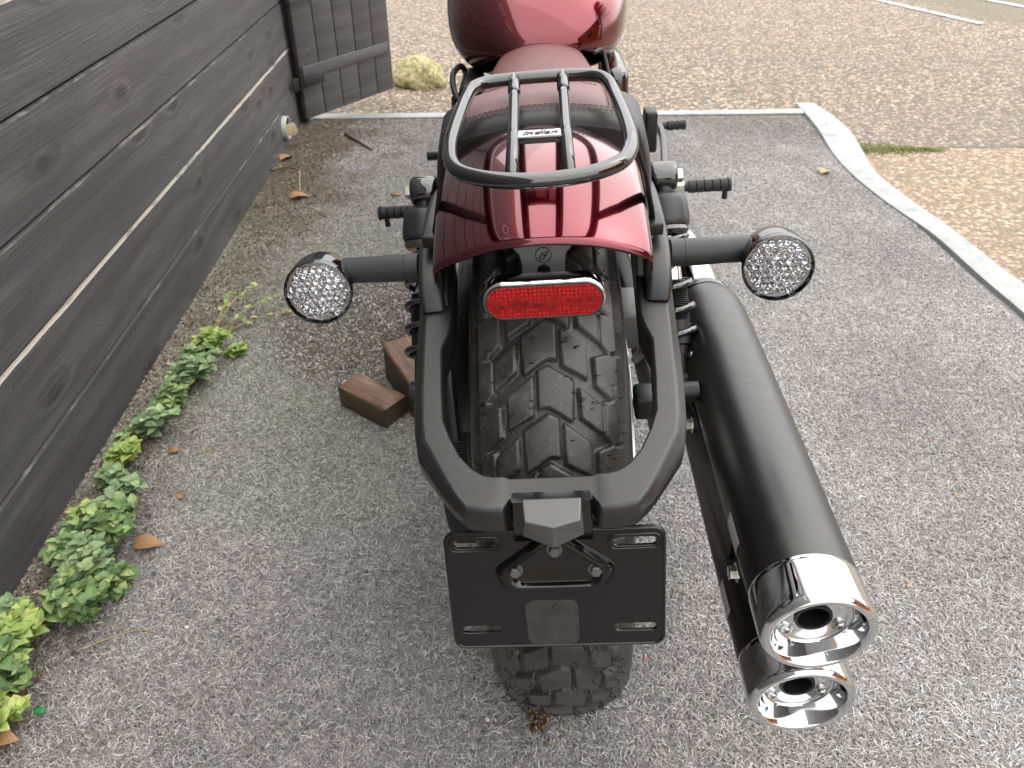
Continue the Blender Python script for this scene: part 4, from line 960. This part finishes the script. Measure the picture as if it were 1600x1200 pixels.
# ---- grey fender struts
for s in (-1, 1):
    pth = catmull([(s * 0.108, 0.115, 0.606), (s * 0.1095, 0.10, 0.617), (s * 0.1100, 0.05, 0.628), (s * 0.1090, -0.02, 0.630), (s * 0.1075, -0.075, 0.623), (s * 0.1065, -0.097, 0.614), (s * 0.106, -0.103, 0.604)], 6)
    n = len(pth); wl = [0.0235] * n; hl = [0.050] * n
    strut = MB().add(*beam([p - Vector((0, 0, 0.026)) for p in pth], wl, hl, 0.006, n=5)).build('fender_strut', M['tex'], bike, auto=50)
    v, f = beam([(s * 0.0985, 0.10, 0.60), (s * 0.0965, -0.02, 0.618), (s * 0.0960, -0.112, 0.603)], 0.005, 0.050, 0.002); MB().add(v, f).build('inner_plate', M['dark'], strut, auto=40)

# ---- turn signals
def signal(s):
    y0, z0 = -0.066, 0.604
    prof = [(0.122, 0.0132), (0.134, 0.0134), (0.1342, 0.0128), (0.1350, 0.0128), (0.1352, 0.0134), (0.150, 0.0134), (0.172, 0.0126), (0.196, 0.0128)]
    stalk = MB().add(*lathe(capped([(s * h, r) for h, r in prof]), 32, 'X', (0, y0, z0))).build('turn_signal', M['matte'], bike, auto=35)
    c = Vector((s * 0.2155, -0.100, 0.6005)); Ms = frame_m(c, (1, s * -0.10, 0), (0, 0.12, 1.0))   # z of Ms towards rear
    prof = smoothprof([(-0.062, 0.0001), (-0.0605, 0.010), (-0.054, 0.0195), (-0.042, 0.0262), (-0.026, 0.0302), (-0.010, 0.0318), (-0.004, 0.0320)], 6) + [(-0.0035, 0.0314), (-0.0025, 0.0314), (-0.002, 0.0323), (0.002, 0.0323), (0.003, 0.0318), (0.0032, 0.0308), (0.001, 0.0303), (-0.010, 0.0290), (-0.010, 0.0001)]
    MB().add(*xform(lathe(prof, 56, 'Z'), Ms)).build('signal_housing', M['gloss'], stalk, auto=40)
    cups = MB(); leds = MB(); pit = 0.0067; pts = []; rj = random.Random(17)
    for i in range(-6, 7):
        for j in range(-6, 7):
            x, y = (i + 0.5 * (j % 2)) * pit, j * pit * 0.866
            if math.hypot(x, y) < 0.0278: pts.append((x, y))
    for x, y in pts:
        sec = []
        for z, k in ((-0.0013, 0.22), (-0.0012, 0.48), (-0.0008, 0.72), (-0.0003, 0.92), (0.0, 1.0)):
            sec.append([Ms @ Vector((x + pit * 0.577 * k * math.cos(R(30 + 60 * q)), y + pit * 0.577 * k * math.sin(R(30 + 60 * q)), z - 0.0008 + rj.uniform(-0.00040, 0.00040) * (0.2 < k < 0.95))) for q in range(6)])
        cups.add(*loft(sec, caps=False)); cups.add([p for p in sec[0]], [(0, 1, 2, 3, 4, 5)])
        leds.add(*xform(lathe([(-0.0022, 0.0007), (-0.0014, 0.0007), (-0.0011, 0.0004), (-0.0010, 0.0001)], 8, 'Z', (x, y, 0)), Ms))
        cups.add(*xform(lathe([(-0.0022, 0.0001), (-0.0022, 0.0296), (-0.0010, 0.0300)], 40, 'Z'), Ms))
    cups.build('reflector_cups', M['cup'], stalk, smooth=False); leds.build('led_chips', M['led'], stalk)
    MB().add(*xform(lathe([(0.0012, 0.0298), (0.0026, 0.027), (0.0040, 0.018), (0.0046, 0.008), (0.0048, 0.0001)], 48, 'Z'), Ms)).build('signal_lens', M['clear'], stalk)
for s in (-1, 1): signal(s)

# ---- luggage rack
half = [(0.027, 0.0695), (0.054, 0.0640), (0.0665, 0.0480), (0.0705, 0.0220), (0.0728, -0.020), (0.0745, -0.070), (0.0742, -0.112), (0.0705, -0.141), (0.060, -0.162), (0.035, -0.1770)]
ring = [(0.0, 0.0705)] + half + [(0.0, -0.1830)] + [(-x, y) for x, y in half[::-1]]
zr = lambda y: 0.735 + 0.004 * max(0, (y - 0.02) / 0.05) - 0.004 * max(0, (-0.12 - y) / 0.06)
rk = MB().add(*tube(catmull([(x + 0.003, y, zr(y)) for x, y in ring], 7, closed=True), 0.0063, 18, closed=True)).build('luggage_rack', M['gloss'], bike)
for s in (-1, 1):
    MB().add(*tube([(0.003 + s * 0.0245, 0.067, 0.7385), (0.003 + s * 0.0238, 0.02, 0.735), (0.003 + s * 0.0225, -0.08, 0.7345), (0.003 + s * 0.0220, -0.176, 0.7325)], 0.0052, 16)).build('cross_bar', M['gloss'], rk)
    MB().add(*tube([(0.003 + s * 0.0245, 0.069, 0.7385), (0.003 + s * 0.0243, 0.055, 0.7372), (0.003 + s * 0.0240, 0.034, 0.736), (0.003 + s * 0.0240, 0.030, 0.736)], [0.0068, 0.0063, 0.0063, 0.0054], 16)).build('bar_sleeve', M['gloss'], rk)
    MB().add(*beam([(0.003 + s * 0.0775, -0.105, 0.732), (0.003 + s * 0.088, -0.095, 0.700), (0.002 + s * 0.0995, -0.070, 0.655), (0.001 + s * 0.1035, -0.062, 0.638)], 0.012, 0.004, 0.0015, up=(s, 0, 0.4))).build('rack_strap', M['dark'], rk, auto=40)
    MB().add(*box((s * 0.1045, -0.066, 0.636), (0.016, 0.030, 0.012), 0.002)).build('strap_foot', M['dark'], rk, auto=40)
bdg = MB().add(*box((0.003, -0.092, 0.7350), (0.040, 0.019, 0.003), 0.0008)).build('badge_plate', M['chrome'], rk, auto=40)
MB().add(*xform(text_mesh('Indian', 0.0125, 0.0003, 0.35), frame_m((0.003, -0.092, 0.7368), (1, 0, 0), (0, 1, 0)))).build('badge_script', M['dark'], bdg, smooth=False)
MB().add(*box((0.003, -0.1025, 0.7345), (0.044, 0.004, 0.006), 0.001)).build('badge_rail', M['gloss'], rk, auto=40)

# ---- seat
def seat_sec(y, hw, zt, zs, drop, n=28):
    out = []
    for k in range(n + 1):
        t = -1 + 2 * k / n; a = abs(t)
        if a < 0.62: q = a / 0.62; x = hw * 0.88 * q; z = zt - (zt - zs) * 0.55 * q ** 2.2
        else:
            q = (a - 0.62) / 0.38; x = hw * (0.88 + 0.12 * math.sin(q * math.pi / 2 * 1.15 if q < 0.87 else math.pi / 2)); z = zt - (zt - zs) * 0.55 - ((zt - zs) * 0.45 + drop) * q ** 1.15
        out.append((0.003 + 0.96 * x * (1 if t > 0 else -1), y, z))
    return out
SS = [(0.012, 0.108, 0.7080, 0.684, 0.060), (0.018, 0.113, 0.7160, 0.688, 0.065), (0.035, 0.117, 0.7205, 0.690, 0.070), (0.07, 0.120, 0.7220, 0.689, 0.080), (0.11, 0.122, 0.7190, 0.684, 0.085), (0.16, 0.121, 0.7080, 0.675, 0.085), (0.22, 0.116, 0.6900, 0.660, 0.08),
      (0.29, 0.106, 0.6720, 0.645, 0.07), (0.36, 0.098, 0.6620, 0.636, 0.06), (0.43, 0.092, 0.6590, 0.632, 0.055), (0.50, 0.084, 0.6600, 0.632, 0.05), (0.555, 0.073, 0.6640, 0.634, 0.05), (0.585, 0.060, 0.6640, 0.630, 0.045)]
def interp_secs(SS, n):
    ys = [s[0] for s in SS]; P = catmull([(i, 0, 0) for i in range(len(SS))], n); out = []
    cols = [catmull([(s[c], 0, 0) for s in SS], n) for c in range(5)]
    return [tuple(cols[c][i].x for c in range(5)) for i in range(len(cols[0]))]
rows = interp_secs(SS, 6); secs = [seat_sec(*q) for q in rows]
mb = MB(); v, f = loft(secs, closed=False); mb.add(v, f); nn = len(secs[0])
mi = []
for q in f:
    c = sum((Vector(v[i]) for i in q), Vector()) / len(q)
    lim = 0.074 if c.y < 0.17 else 0.074 + (c.y - 0.17) * 0.6
    mi.append(0 if (c.y > 0.040 and abs(c.x) < lim and c.z > 0.60) else 1)
mb.m = mi; mb.add(list(secs[0]) + [(x, y, 0.62) for x, y, z in secs[0]], [(k, k + 1, nn + k + 1, nn + k) for k in range(nn - 1)], 1)
seat = mb.build('seat', [M['leather'], M['leather_black']], bike, auto=60)
def seat_at(x, y):
    i = min(range(len(rows)), key=lambda k: abs(rows[k][0] - y)); s = secs[i]; best = min(range(nn - 1), key=lambda k: abs((s[k][0] + s[k + 1][0]) / 2 - x) + (0 if s[k][2] > 0.6 else 1)); a, b = Vector(s[best]), Vector(s[best + 1])
    t = 0 if abs(b.x - a.x) < 1e-6 else max(0, min(1, (x - a.x) / (b.x - a.x))); p = a.lerp(b, t)
    j = min(i + 1, len(secs) - 1) if rows[i][0] < y else max(i - 1, 0)
    if j != i:
        p2 = Vector(secs[j][best]).lerp(Vector(secs[j][best + 1]), t); tt = (y - rows[i][0]) / (rows[j][0] - rows[i][0]); p = p.lerp(p2, max(0, min(1, tt)))
    return p
def stitches(pts, mat, name, gap=0.5, r=0.00050):
    m_ = MB()
    P = catmull(pts, 6); L = 0; seglen = 0.0055; acc = []; 
    for i in range(len(P) - 1):
        d = (P[i + 1] - P[i]).length
        while L < d:
            acc.append(P[i].lerp(P[i + 1], L / d)); L += seglen
        L -= d
    for i in range(len(acc) - 1):
        a, b = acc[i], acc[i].lerp(acc[i + 1], 0.68); up = Vector((0, 0, 0.0008)); m_.add(*tube([a, a.lerp(b, 0.5) + up, b], r, 5))
    return m_.build(name, M[mat], seat)
up = Vector((0, 0, 0.0012))
for yy, mt in ((0.036, 'thread'), (0.028, 'thread')): stitches([seat_at(x, yy) + up for x in np.linspace(-0.098, 0.098, 15)], mt, 'stitching')
for yy in (0.385, 0.393): stitches([seat_at(x, yy - 0.03 * (x / 0.09) ** 2) + up for x in np.linspace(-0.078, 0.078, 13)], 'thread_dark', 'stitching')
stitches([seat_at(x, 0.335 - 0.03 * (x / 0.09) ** 2) + up for x in np.linspace(-0.082, 0.082, 13)], 'thread_dark', 'stitching')
for s in (-1, 1):
    for dx in (0.072, 0.0765): stitches([seat_at(s * dx, y) + up for y in np.linspace(0.042, 0.165, 9)], 'thread', 'stitching')

# ---- tank
def tank_sec(y, hw, zb, zt, n=44, e=2.7):
    out = []; zc = zb + (zt - zb) * 0.45
    for k in range(n):
        a = 2 * math.pi * k / n; c, s = math.cos(a), math.sin(a); x = hw * math.copysign(abs(c) ** (2 / e), c); hh = (zt - zc) if s > 0 else (zc - zb); z = zc + hh * math.copysign(abs(s) ** (2 / (e - 0.4)), s); out.append((x, y, z))
    return out
TS_ = [(0.546, 0.035, 0.645, 0.664), (0.549, 0.052, 0.640, 0.672), (0.556, 0.070, 0.630, 0.684), (0.570, 0.090, 0.618, 0.702), (0.59, 0.110, 0.605, 0.722), (0.625, 0.134, 0.592, 0.748), (0.68, 0.151, 0.585, 0.778), (0.76, 0.159, 0.58, 0.806), (0.86, 0.160, 0.58, 0.826), (0.96, 0.150, 0.59, 0.832), (1.06, 0.128, 0.61, 0.822), (1.13, 0.10, 0.64, 0.80), (1.16, 0.06, 0.68, 0.77)]
cols = [catmull([(s[c], 0, 0) for s in TS_], 6) for c in range(4)]
secs = [tank_sec(*(cols[c][i].x for c in range(4))) for i in range(len(cols[0]))]
tank = MB().add(*loft(secs)).build('fuel_tank', M['red'], bike, auto=70)
MB().add(*lathe(capped(smoothprof([(0.822, 0.036), (0.838, 0.036), (0.843, 0.030)], 3)), 32, 'Z', (0.03, 0.86, 0))).build('filler_cap', M['gloss'], tank, auto=40)

# ---- engine, side covers, frame
en = MB(); en.add(*box((0, 0.78, 0.36), (0.24, 0.42, 0.26), 0.03))
for yy, tl in ((0.66, 0.45), (0.98, -0.45)):
    for k in range(9): 
        p = Vector((0, yy - tl * 0.02 * k, 0.46 + 0.018 * k)); v, f = lathe(capped([(-0.003, 0.078), (0.003, 0.078)]), 30, 'Z'); en.add(*xform((v, f), Matrix.Translation(p) @ Matrix.Rotation(tl * 0.5, 4, 'X')))
eng = en.build('engine', M['dark'], bike, auto=40)
MB().add(*lathe(capped(smoothprof([(0.12, 0.115), (0.150, 0.112), (0.160, 0.09)], 3)), 40, 'X', (0, 0.74, 0.36))).build('clutch_cover', M['gloss'], eng, auto=40)
MB().add(*box((-0.113, 0.585, 0.555), (0.036, 0.13, 0.115), 0.012)).build('side_cover', M['dark'], bike, auto=40)
MB().add(*box((0.122, 0.610, 0.558), (0.040, 0.16, 0.125), 0.016)).build('side_cover', M['gloss'], bike, auto=40)
MB().add(*tube(catmull([(-0.118, 0.52, 0.575), (-0.136, 0.53, 0.600), (-0.142, 0.58, 0.618), (-0.132, 0.64, 0.615), (-0.125, 0.66, 0.585)], 6), 0.005, 10)).build('breather_hose', M['grip'], bike)
MB().add(*tube(catmull([(-0.136, 0.50, 0.52), (-0.141, 0.52, 0.560), (-0.141, 0.545, 0.592)], 6), 0.004, 10)).build('cable', M['grip'], bike)
MB().add(*box((-0.144, 0.50, 0.545), (0.022, 0.024, 0.020), 0.004)).build('cable_clamp', M['dark'], bike, auto=40)
MB().add(*tube(catmull([(0.085, 0.50, 0.655), (0.100, 0.53, 0.650), (0.108, 0.50, 0.618), (0.112, 0.44, 0.60)], 6), 0.0030, 10)).build('seat_release_cable', M['grip'], bike)
for s in (-1, 1):
    MB().add(*tube(catmull([(s * 0.095, 0.10, 0.59), (s * 0.10, 0.32, 0.57), (s * 0.105, 0.50, 0.50), (s * 0.10, 0.55, 0.34), (s * 0.09, 0.90, 0.22)], 6), 0.017, 14)).build('frame_rail', M['dark'], bike)
# ---- swingarm
for s in (-1, 1):
    MB().add(*beam([(s * 0.133, -0.035, 0.322), (s * 0.133, 0.05, 0.328), (s * 0.128, 0.25, 0.335), (s * 0.11, 0.50, 0.34)], [0.018, 0.022, 0.026, 0.03], [0.045, 0.060, 0.062, 0.07], 0.006)).build('swingarm', M['dark'], bike, auto=40)
    Mx = frame_m((s * 0.143, -0.006, 0.323), (0, 1, 0), (0, 0, s)); MB().add(*hexbolt(Mx, 0.015, 0.013)).build('axle_nut', M['zinc'], bike, auto=30)
MB().add(*box((0.098, 0.100, 0.430), (0.036, 0.070, 0.055), 0.008)).build('brake_caliper', M['cast'], bike, auto=40)
MB().add(*tube(catmull([(0.105, 0.05, 0.40), (0.103, -0.03, 0.47), (0.098, -0.045, 0.53), (0.092, -0.02, 0.60)], 6), 0.0055, 10)).build('brake_hose', M['cast'], bike)
MB().add(*beam([(0.096, -0.06, 0.63), (0.097, -0.085, 0.60), (0.099, -0.088, 0.565), (0.101, -0.06, 0.53)], [0.016, 0.020, 0.018, 0.012], 0.010, 0.003, up=(0, -1, 0.2))).build('wiring_guide', M['cast'], bike, auto=40)
MB().add(*box((0.097, -0.105, 0.455), (0.022, 0.030, 0.028), 0.004)).build('caliper_bracket', M['dark'], bike, auto=40)
MB().add(*beam([(-0.094, -0.02, 0.63), (-0.0945, -0.10, 0.585), (-0.094, -0.15, 0.52), (-0.092, -0.17, 0.47)], 0.008, [0.03, 0.03, 0.026, 0.018], 0.002, up=(0, -0.7, 0.7))).build('wiring_guide', M['tex'], bike, auto=40)
MB().add(*beam([(-0.088, 0.10, 0.515), (-0.088, -0.06, 0.512), (-0.088, -0.15, 0.46)], 0.028, 0.006, 0.002)).build('belt_guard', M['dark'], bike, auto=40)

# ---- shocks
def shock(s):
    top = Vector((s * 0.150, 0.192, 0.577)); bot = Vector((s * 0.163, 0.040, 0.370)); d = (bot - top).normalized(); L = (bot - top).length
    x = Vector((1, 0, 0)); x = (x - d * x.dot(d)).normalized(); Md = Matrix(((x.x, d.cross(x).x, d.x, top.x), (x.y, d.cross(x).y, d.y, top.y), (x.z, d.cross(x).z, d.z, top.z), (0, 0, 0, 1)))
    sh = MB(); sh.add(*xform(lathe(capped([(0.0, 0.011), (0.03, 0.013), (0.10, 0.0085), (0.13, 0.0085), (0.131, 0.016), (0.21, 0.016), (0.212, 0.012), (L, 0.012)]), 28, 'Z'), Md)); sh.add(*lathe(capped([(-0.016, 0.016), (0.016, 0.016)]), 24, 'X', bot))
    so_ = sh.build('shock_absorber', M['dark'], bike, auto=40)
    ey = MB(); ey.add(*lathe(capped(smoothprof([(-0.017, 0.015), (-0.012, 0.0185), (0.012, 0.0185), (0.017, 0.015)], 3)), 28, 'X', top)); ey.build('eyelet', M['gloss'], so_, auto=50)
    Mx = frame_m(top + Vector((s * 0.016, 0, 0)), (0, 1, 0), (0, 0, s)); MB().add(*hexbolt(Mx, 0.0085, 0.008)).build('eyelet_bolt', M['zinc'], so_, auto=30)
    MB().add(*xform(lathe(capped(smoothprof([(0.022, 0.016), (0.028, 0.0245), (0.040, 0.0275), (0.058, 0.0280), (0.064, 0.0262)], 4)), 36, 'Z'), Md)).build('spring_cap', M['matte'], so_, auto=50)
    MB().add(*xform(lathe(capped([(0.0645, 0.0245), (0.070, 0.026), (0.075, 0.022)]), 32, 'Z'), Md)).build('spring_collar', M['gloss'], so_, auto=40)
    hel = []
    for k in range(5 * 24 + 1):
        t = k / 120; a = 2 * math.pi * 5.2 * t; hel.append(Md @ Vector((0.0215 * math.cos(a), 0.0215 * math.sin(a), 0.076 + (0.150) * t)))
    MB().add(*tube(hel, 0.0043, 10)).build('spring', M['gloss'], so_)
    thr = [(0.132 + 0.0025 * k * 0.5, 0.0162 + (0.0012 if k % 2 else 0)) for k in range(40)]
    MB().add(*xform(lathe(thr, 28, 'Z'), Md)).build('threaded_sleeve', M['dark'], so_, auto=20)
    MB().add(*xform(lathe(capped([(0.077, 0.0115), (0.131, 0.0115)]), 24, 'Z'), Md)).build('damper_rod', M['chrome'], so_, auto=40)
    tx = text_mesh('Indian', 0.017, 0.0006, 0.35)   # script wraps the rubber cap
    vv = []
    for p in tx[0]:
        a = -1.15 + p.x / 0.028 if s < 0 else -1.95 + p.x / 0.028
        rr = 0.0279 + p.z; vv.append(Md @ Vector((rr * math.cos(a), rr * math.sin(a), 0.049 - p.y)))
    MB().add(vv, tx[1]).build('cap_script', M['dark'], so_, smooth=False)
for s in (-1, 1): shock(s)

# ---- exhaust: two stacked mufflers on the right
def muffler(x, z, name_tip=True, lowered=0.0):
    y0 = -0.300
    body = smoothprof([(0.205, 0.020), (0.200, 0.028), (0.185, 0.0385), (0.160, 0.0455), (0.13, 0.0475)], 5) + [(0.0, 0.0482), (-0.16, 0.0482), (y0, 0.0478)]
    mu = MB().add(*lathe(capped([(y, r) for y, r in body]), 64, 'Y', (x, 0, z))).build('muffler', M['satin'], bike, auto=50)
    tip = [(y0 + 0.002, 0.0476), (y0 + 0.001, 0.0482), (y0 - 0.004, 0.0485)] + smoothprof([(y0 - 0.032, 0.0485), (y0 - 0.040, 0.0480), (y0 - 0.0440, 0.0464), (y0 - 0.0458, 0.0438), (y0 - 0.0450, 0.0408), (y0 - 0.0420, 0.0386), (y0 - 0.032, 0.0350), (y0 - 0.0275, 0.0334)], 5) + [(y0 - 0.0262, 0.0322), (y0 - 0.0258, 0.031), (y0 - 0.0258, 0.0160)]
    tp = MB().add(*lathe(tip, 72, 'Y', (x, 0, z))).build('end_cap', M['chrome'], mu, auto=45)
    MB().add(*lathe([(y0 + 0.05, 0.0001), (y0 + 0.05, 0.0128), (y0 - 0.0262, 0.0128), (y0 - 0.0278, 0.0134), (y0 - 0.0278, 0.0156), (y0 - 0.025, 0.0166)], 40, 'Y', (x, 0, z))).build('outlet_pipe', M['dark'], mu, auto=40)
    for a in (90, 215, 335):
        c = Vector((x + 0.0255 * math.cos(R(a)), y0 - 0.0256, z + 0.0255 * math.sin(R(a))))
        MB().add(*lathe([(0.0, 0.0062), (-0.0008, 0.0062), (-0.001, 0.0045), (-0.0038, 0.0043), (-0.0045, 0.0035), (-0.0045, 0.0018), (-0.002, 0.0016), (-0.002, 0.0001)], 20, 'Y', c)).build('cap_screw', M['alu'], mu, auto=40)
    MB().add(*lathe([(0.190, 0.0372), (0.196, 0.0385), (0.212, 0.0320), (0.214, 0.028)], 48, 'Y', (x, 0, z))).build('front_collar', M['gloss'], mu, auto=40)
    sec = []
    for k in range(9):
        a = R(166 + 4 * k); rr = 0.0485
        sec.append([(x + rr * math.cos(a), y, z + rr * math.sin(a)) for y in (-0.252, -0.212)])
    MB().add(*loft(sec, closed=False)).build('label_sticker', M['sticker'], mu)
    return mu
muffler(0.2155, 0.3885); muffler(0.2165, 0.2885)
MB().add(*beam([(0.180, -0.20, 0.335), (0.172, -0.02, 0.338), (0.15, 0.12, 0.34)], 0.006, 0.05, 0.002)).build('muffler_hanger', M['dark'], bike, auto=40)
for y, z in ((-0.235, 0.338), (-0.015, 0.345)):
    Mx = frame_m((0.176 if y < -0.1 else 0.168, y, z), (0, 1, 0), (0, 0, -1)); MB().add(*hexbolt(Mx, 0.0075, 0.008)).build('hanger_bolt', M['zinc'], bike, auto=30)
MB().add(*lathe(capped([(0.0, 0.012), (0.02, 0.012)]), 20, 'X', (0.15, -0.02, 0.40))).build('hanger_bush', M['dark'], bike, auto=40)
hp = MB().add(*tube(catmull([(0.2155, 0.19, 0.389), (0.2145, 0.25, 0.396), (0.209, 0.33, 0.402), (0.190, 0.42, 0.402), (0.155, 0.58, 0.40), (0.11, 0.74, 0.42)], 8), 0.0265, 32)).build('header_pipe', M['chrome'], bike)
MB().add(*tube(catmull([(0.2165, 0.20, 0.289), (0.213, 0.32, 0.285), (0.20, 0.60, 0.27), (0.16, 1.0, 0.26), (0.06, 1.12, 0.36)], 8), 0.024, 24)).build('header_pipe', M['chrome'], bike)

# ---- foot controls
def peg(s, p, L, name, rib=5):
    pr = [(0.0, 0.0085)]
    for k in range(rib):
        a = 0.012 + (L - 0.018) * k / rib; b = a + (L - 0.018) / rib
        pr += [(a, 0.0100), (a + 0.001, 0.0128), (b - 0.0015, 0.0133), (b, 0.0105)]
    pr += [(L - 0.006, 0.0145), (L, 0.0140)]
    return MB().add(*lathe(capped([(s * h, r) for h, r in pr]), 24, 'X', p)).build(name, M['grip'], bike, auto=35)
fp = peg(1, (0.285, 0.815, 0.300), 0.100, 'foot_peg')
MB().add(*box((0.272, 0.815, 0.300), (0.034, 0.026, 0.026), 0.004)).build('peg_clevis', M['zinc'], fp, auto=40)
MB().add(*lathe(capped([(-0.022, 0.006), (0.0, 0.005)]), 12, 'Z', (0.375, 0.815, 0.292))).build('peg_feeler', M['dark'], fp, auto=40)
MB().add(*beam([(0.19, 0.82, 0.29), (0.26, 0.82, 0.298)], 0.03, 0.03, 0.006)).build('peg_mount', M['cast'], bike, auto=40)
fp = peg(-1, (-0.265, 0.775, 0.300), 0.090, 'foot_peg')
MB().add(*lathe(capped([(-0.022, 0.006), (0.0, 0.005)]), 12, 'Z', (-0.34, 0.775, 0.292))).build('peg_feeler', M['dark'], fp, auto=40)
MB().add(*beam([(-0.17, 0.78, 0.29), (-0.268, 0.778, 0.298)], 0.03, 0.03, 0.006)).build('peg_mount', M['cast'], bike, auto=40)
MB().add(*beam(catmull([(0.262, 0.86, 0.285), (0.266, 0.95, 0.300), (0.275, 1.05, 0.325), (0.272, 1.10, 0.335)], 5), 0.014, 0.020, 0.004)).build('brake_pedal', M['grey_metal'], bike, auto=40)
pg = MB(); pg.add(*lathe(capped([(0.27, 0.008), (0.29, 0.008), (0.292, 0.0105), (0.305, 0.0115), (0.307, 0.0095), (0.318, 0.0115), (0.320, 0.0095), (0.332, 0.0115), (0.335, 0.009)]), 20, 'X', (0, 1.10, 0.336))); pg.build('pedal_rubber', M['grip'], bike, auto=35)
MB().add(*beam(catmull([(-0.215, 0.86, 0.28), (-0.225, 0.98, 0.295), (-0.235, 1.09, 0.30)], 5), 0.012, 0.018, 0.004)).build('shift_lever', M['dark'], bike, auto=40)
sg = MB(); pr = [(-0.23, 0.008)]
for k in range(6): pr += [(-0.242 - 0.008 * k, 0.0085), (-0.244 - 0.008 * k, 0.0110), (-0.248 - 0.008 * k, 0.0110)]
sg.add(*lathe(capped(pr), 20, 'X', (0, 1.10, 0.300))); sg.build('shift_rubber', M['grip'], bike, auto=35)
MB().add(*box((0.235, 0.98, 0.37), (0.028, 0.05, 0.09), 0.006)).build('master_cylinder', M['dark'], bike, auto=40)

# ---- side stand, its foot resting on the wooden block
st_ = MB().add(*tube([(-0.11, 0.60, 0.20), (-0.19, 0.56, 0.135), (-0.243, 0.535, 0.104)], [0.014, 0.012, 0.011], 14)).build('side_stand', M['dark'], bike)
ft = [(0.026 * math.cos(R(a)) * (1.0 if math.cos(R(a)) > 0 else 1.5), 0.020 * math.sin(R(a)), 0) for a in range(0, 360, 20)]
MB().add(*xform(curve_mesh([[(a, b) for a, b, _ in ft]], 0.003, 0.0015), Matrix.Translation((-0.250, 0.53, 0.098)) @ Matrix.Rotation(R(3.9), 4, 'Y'))).build('stand_foot', M['gloss'], st_, auto=40)
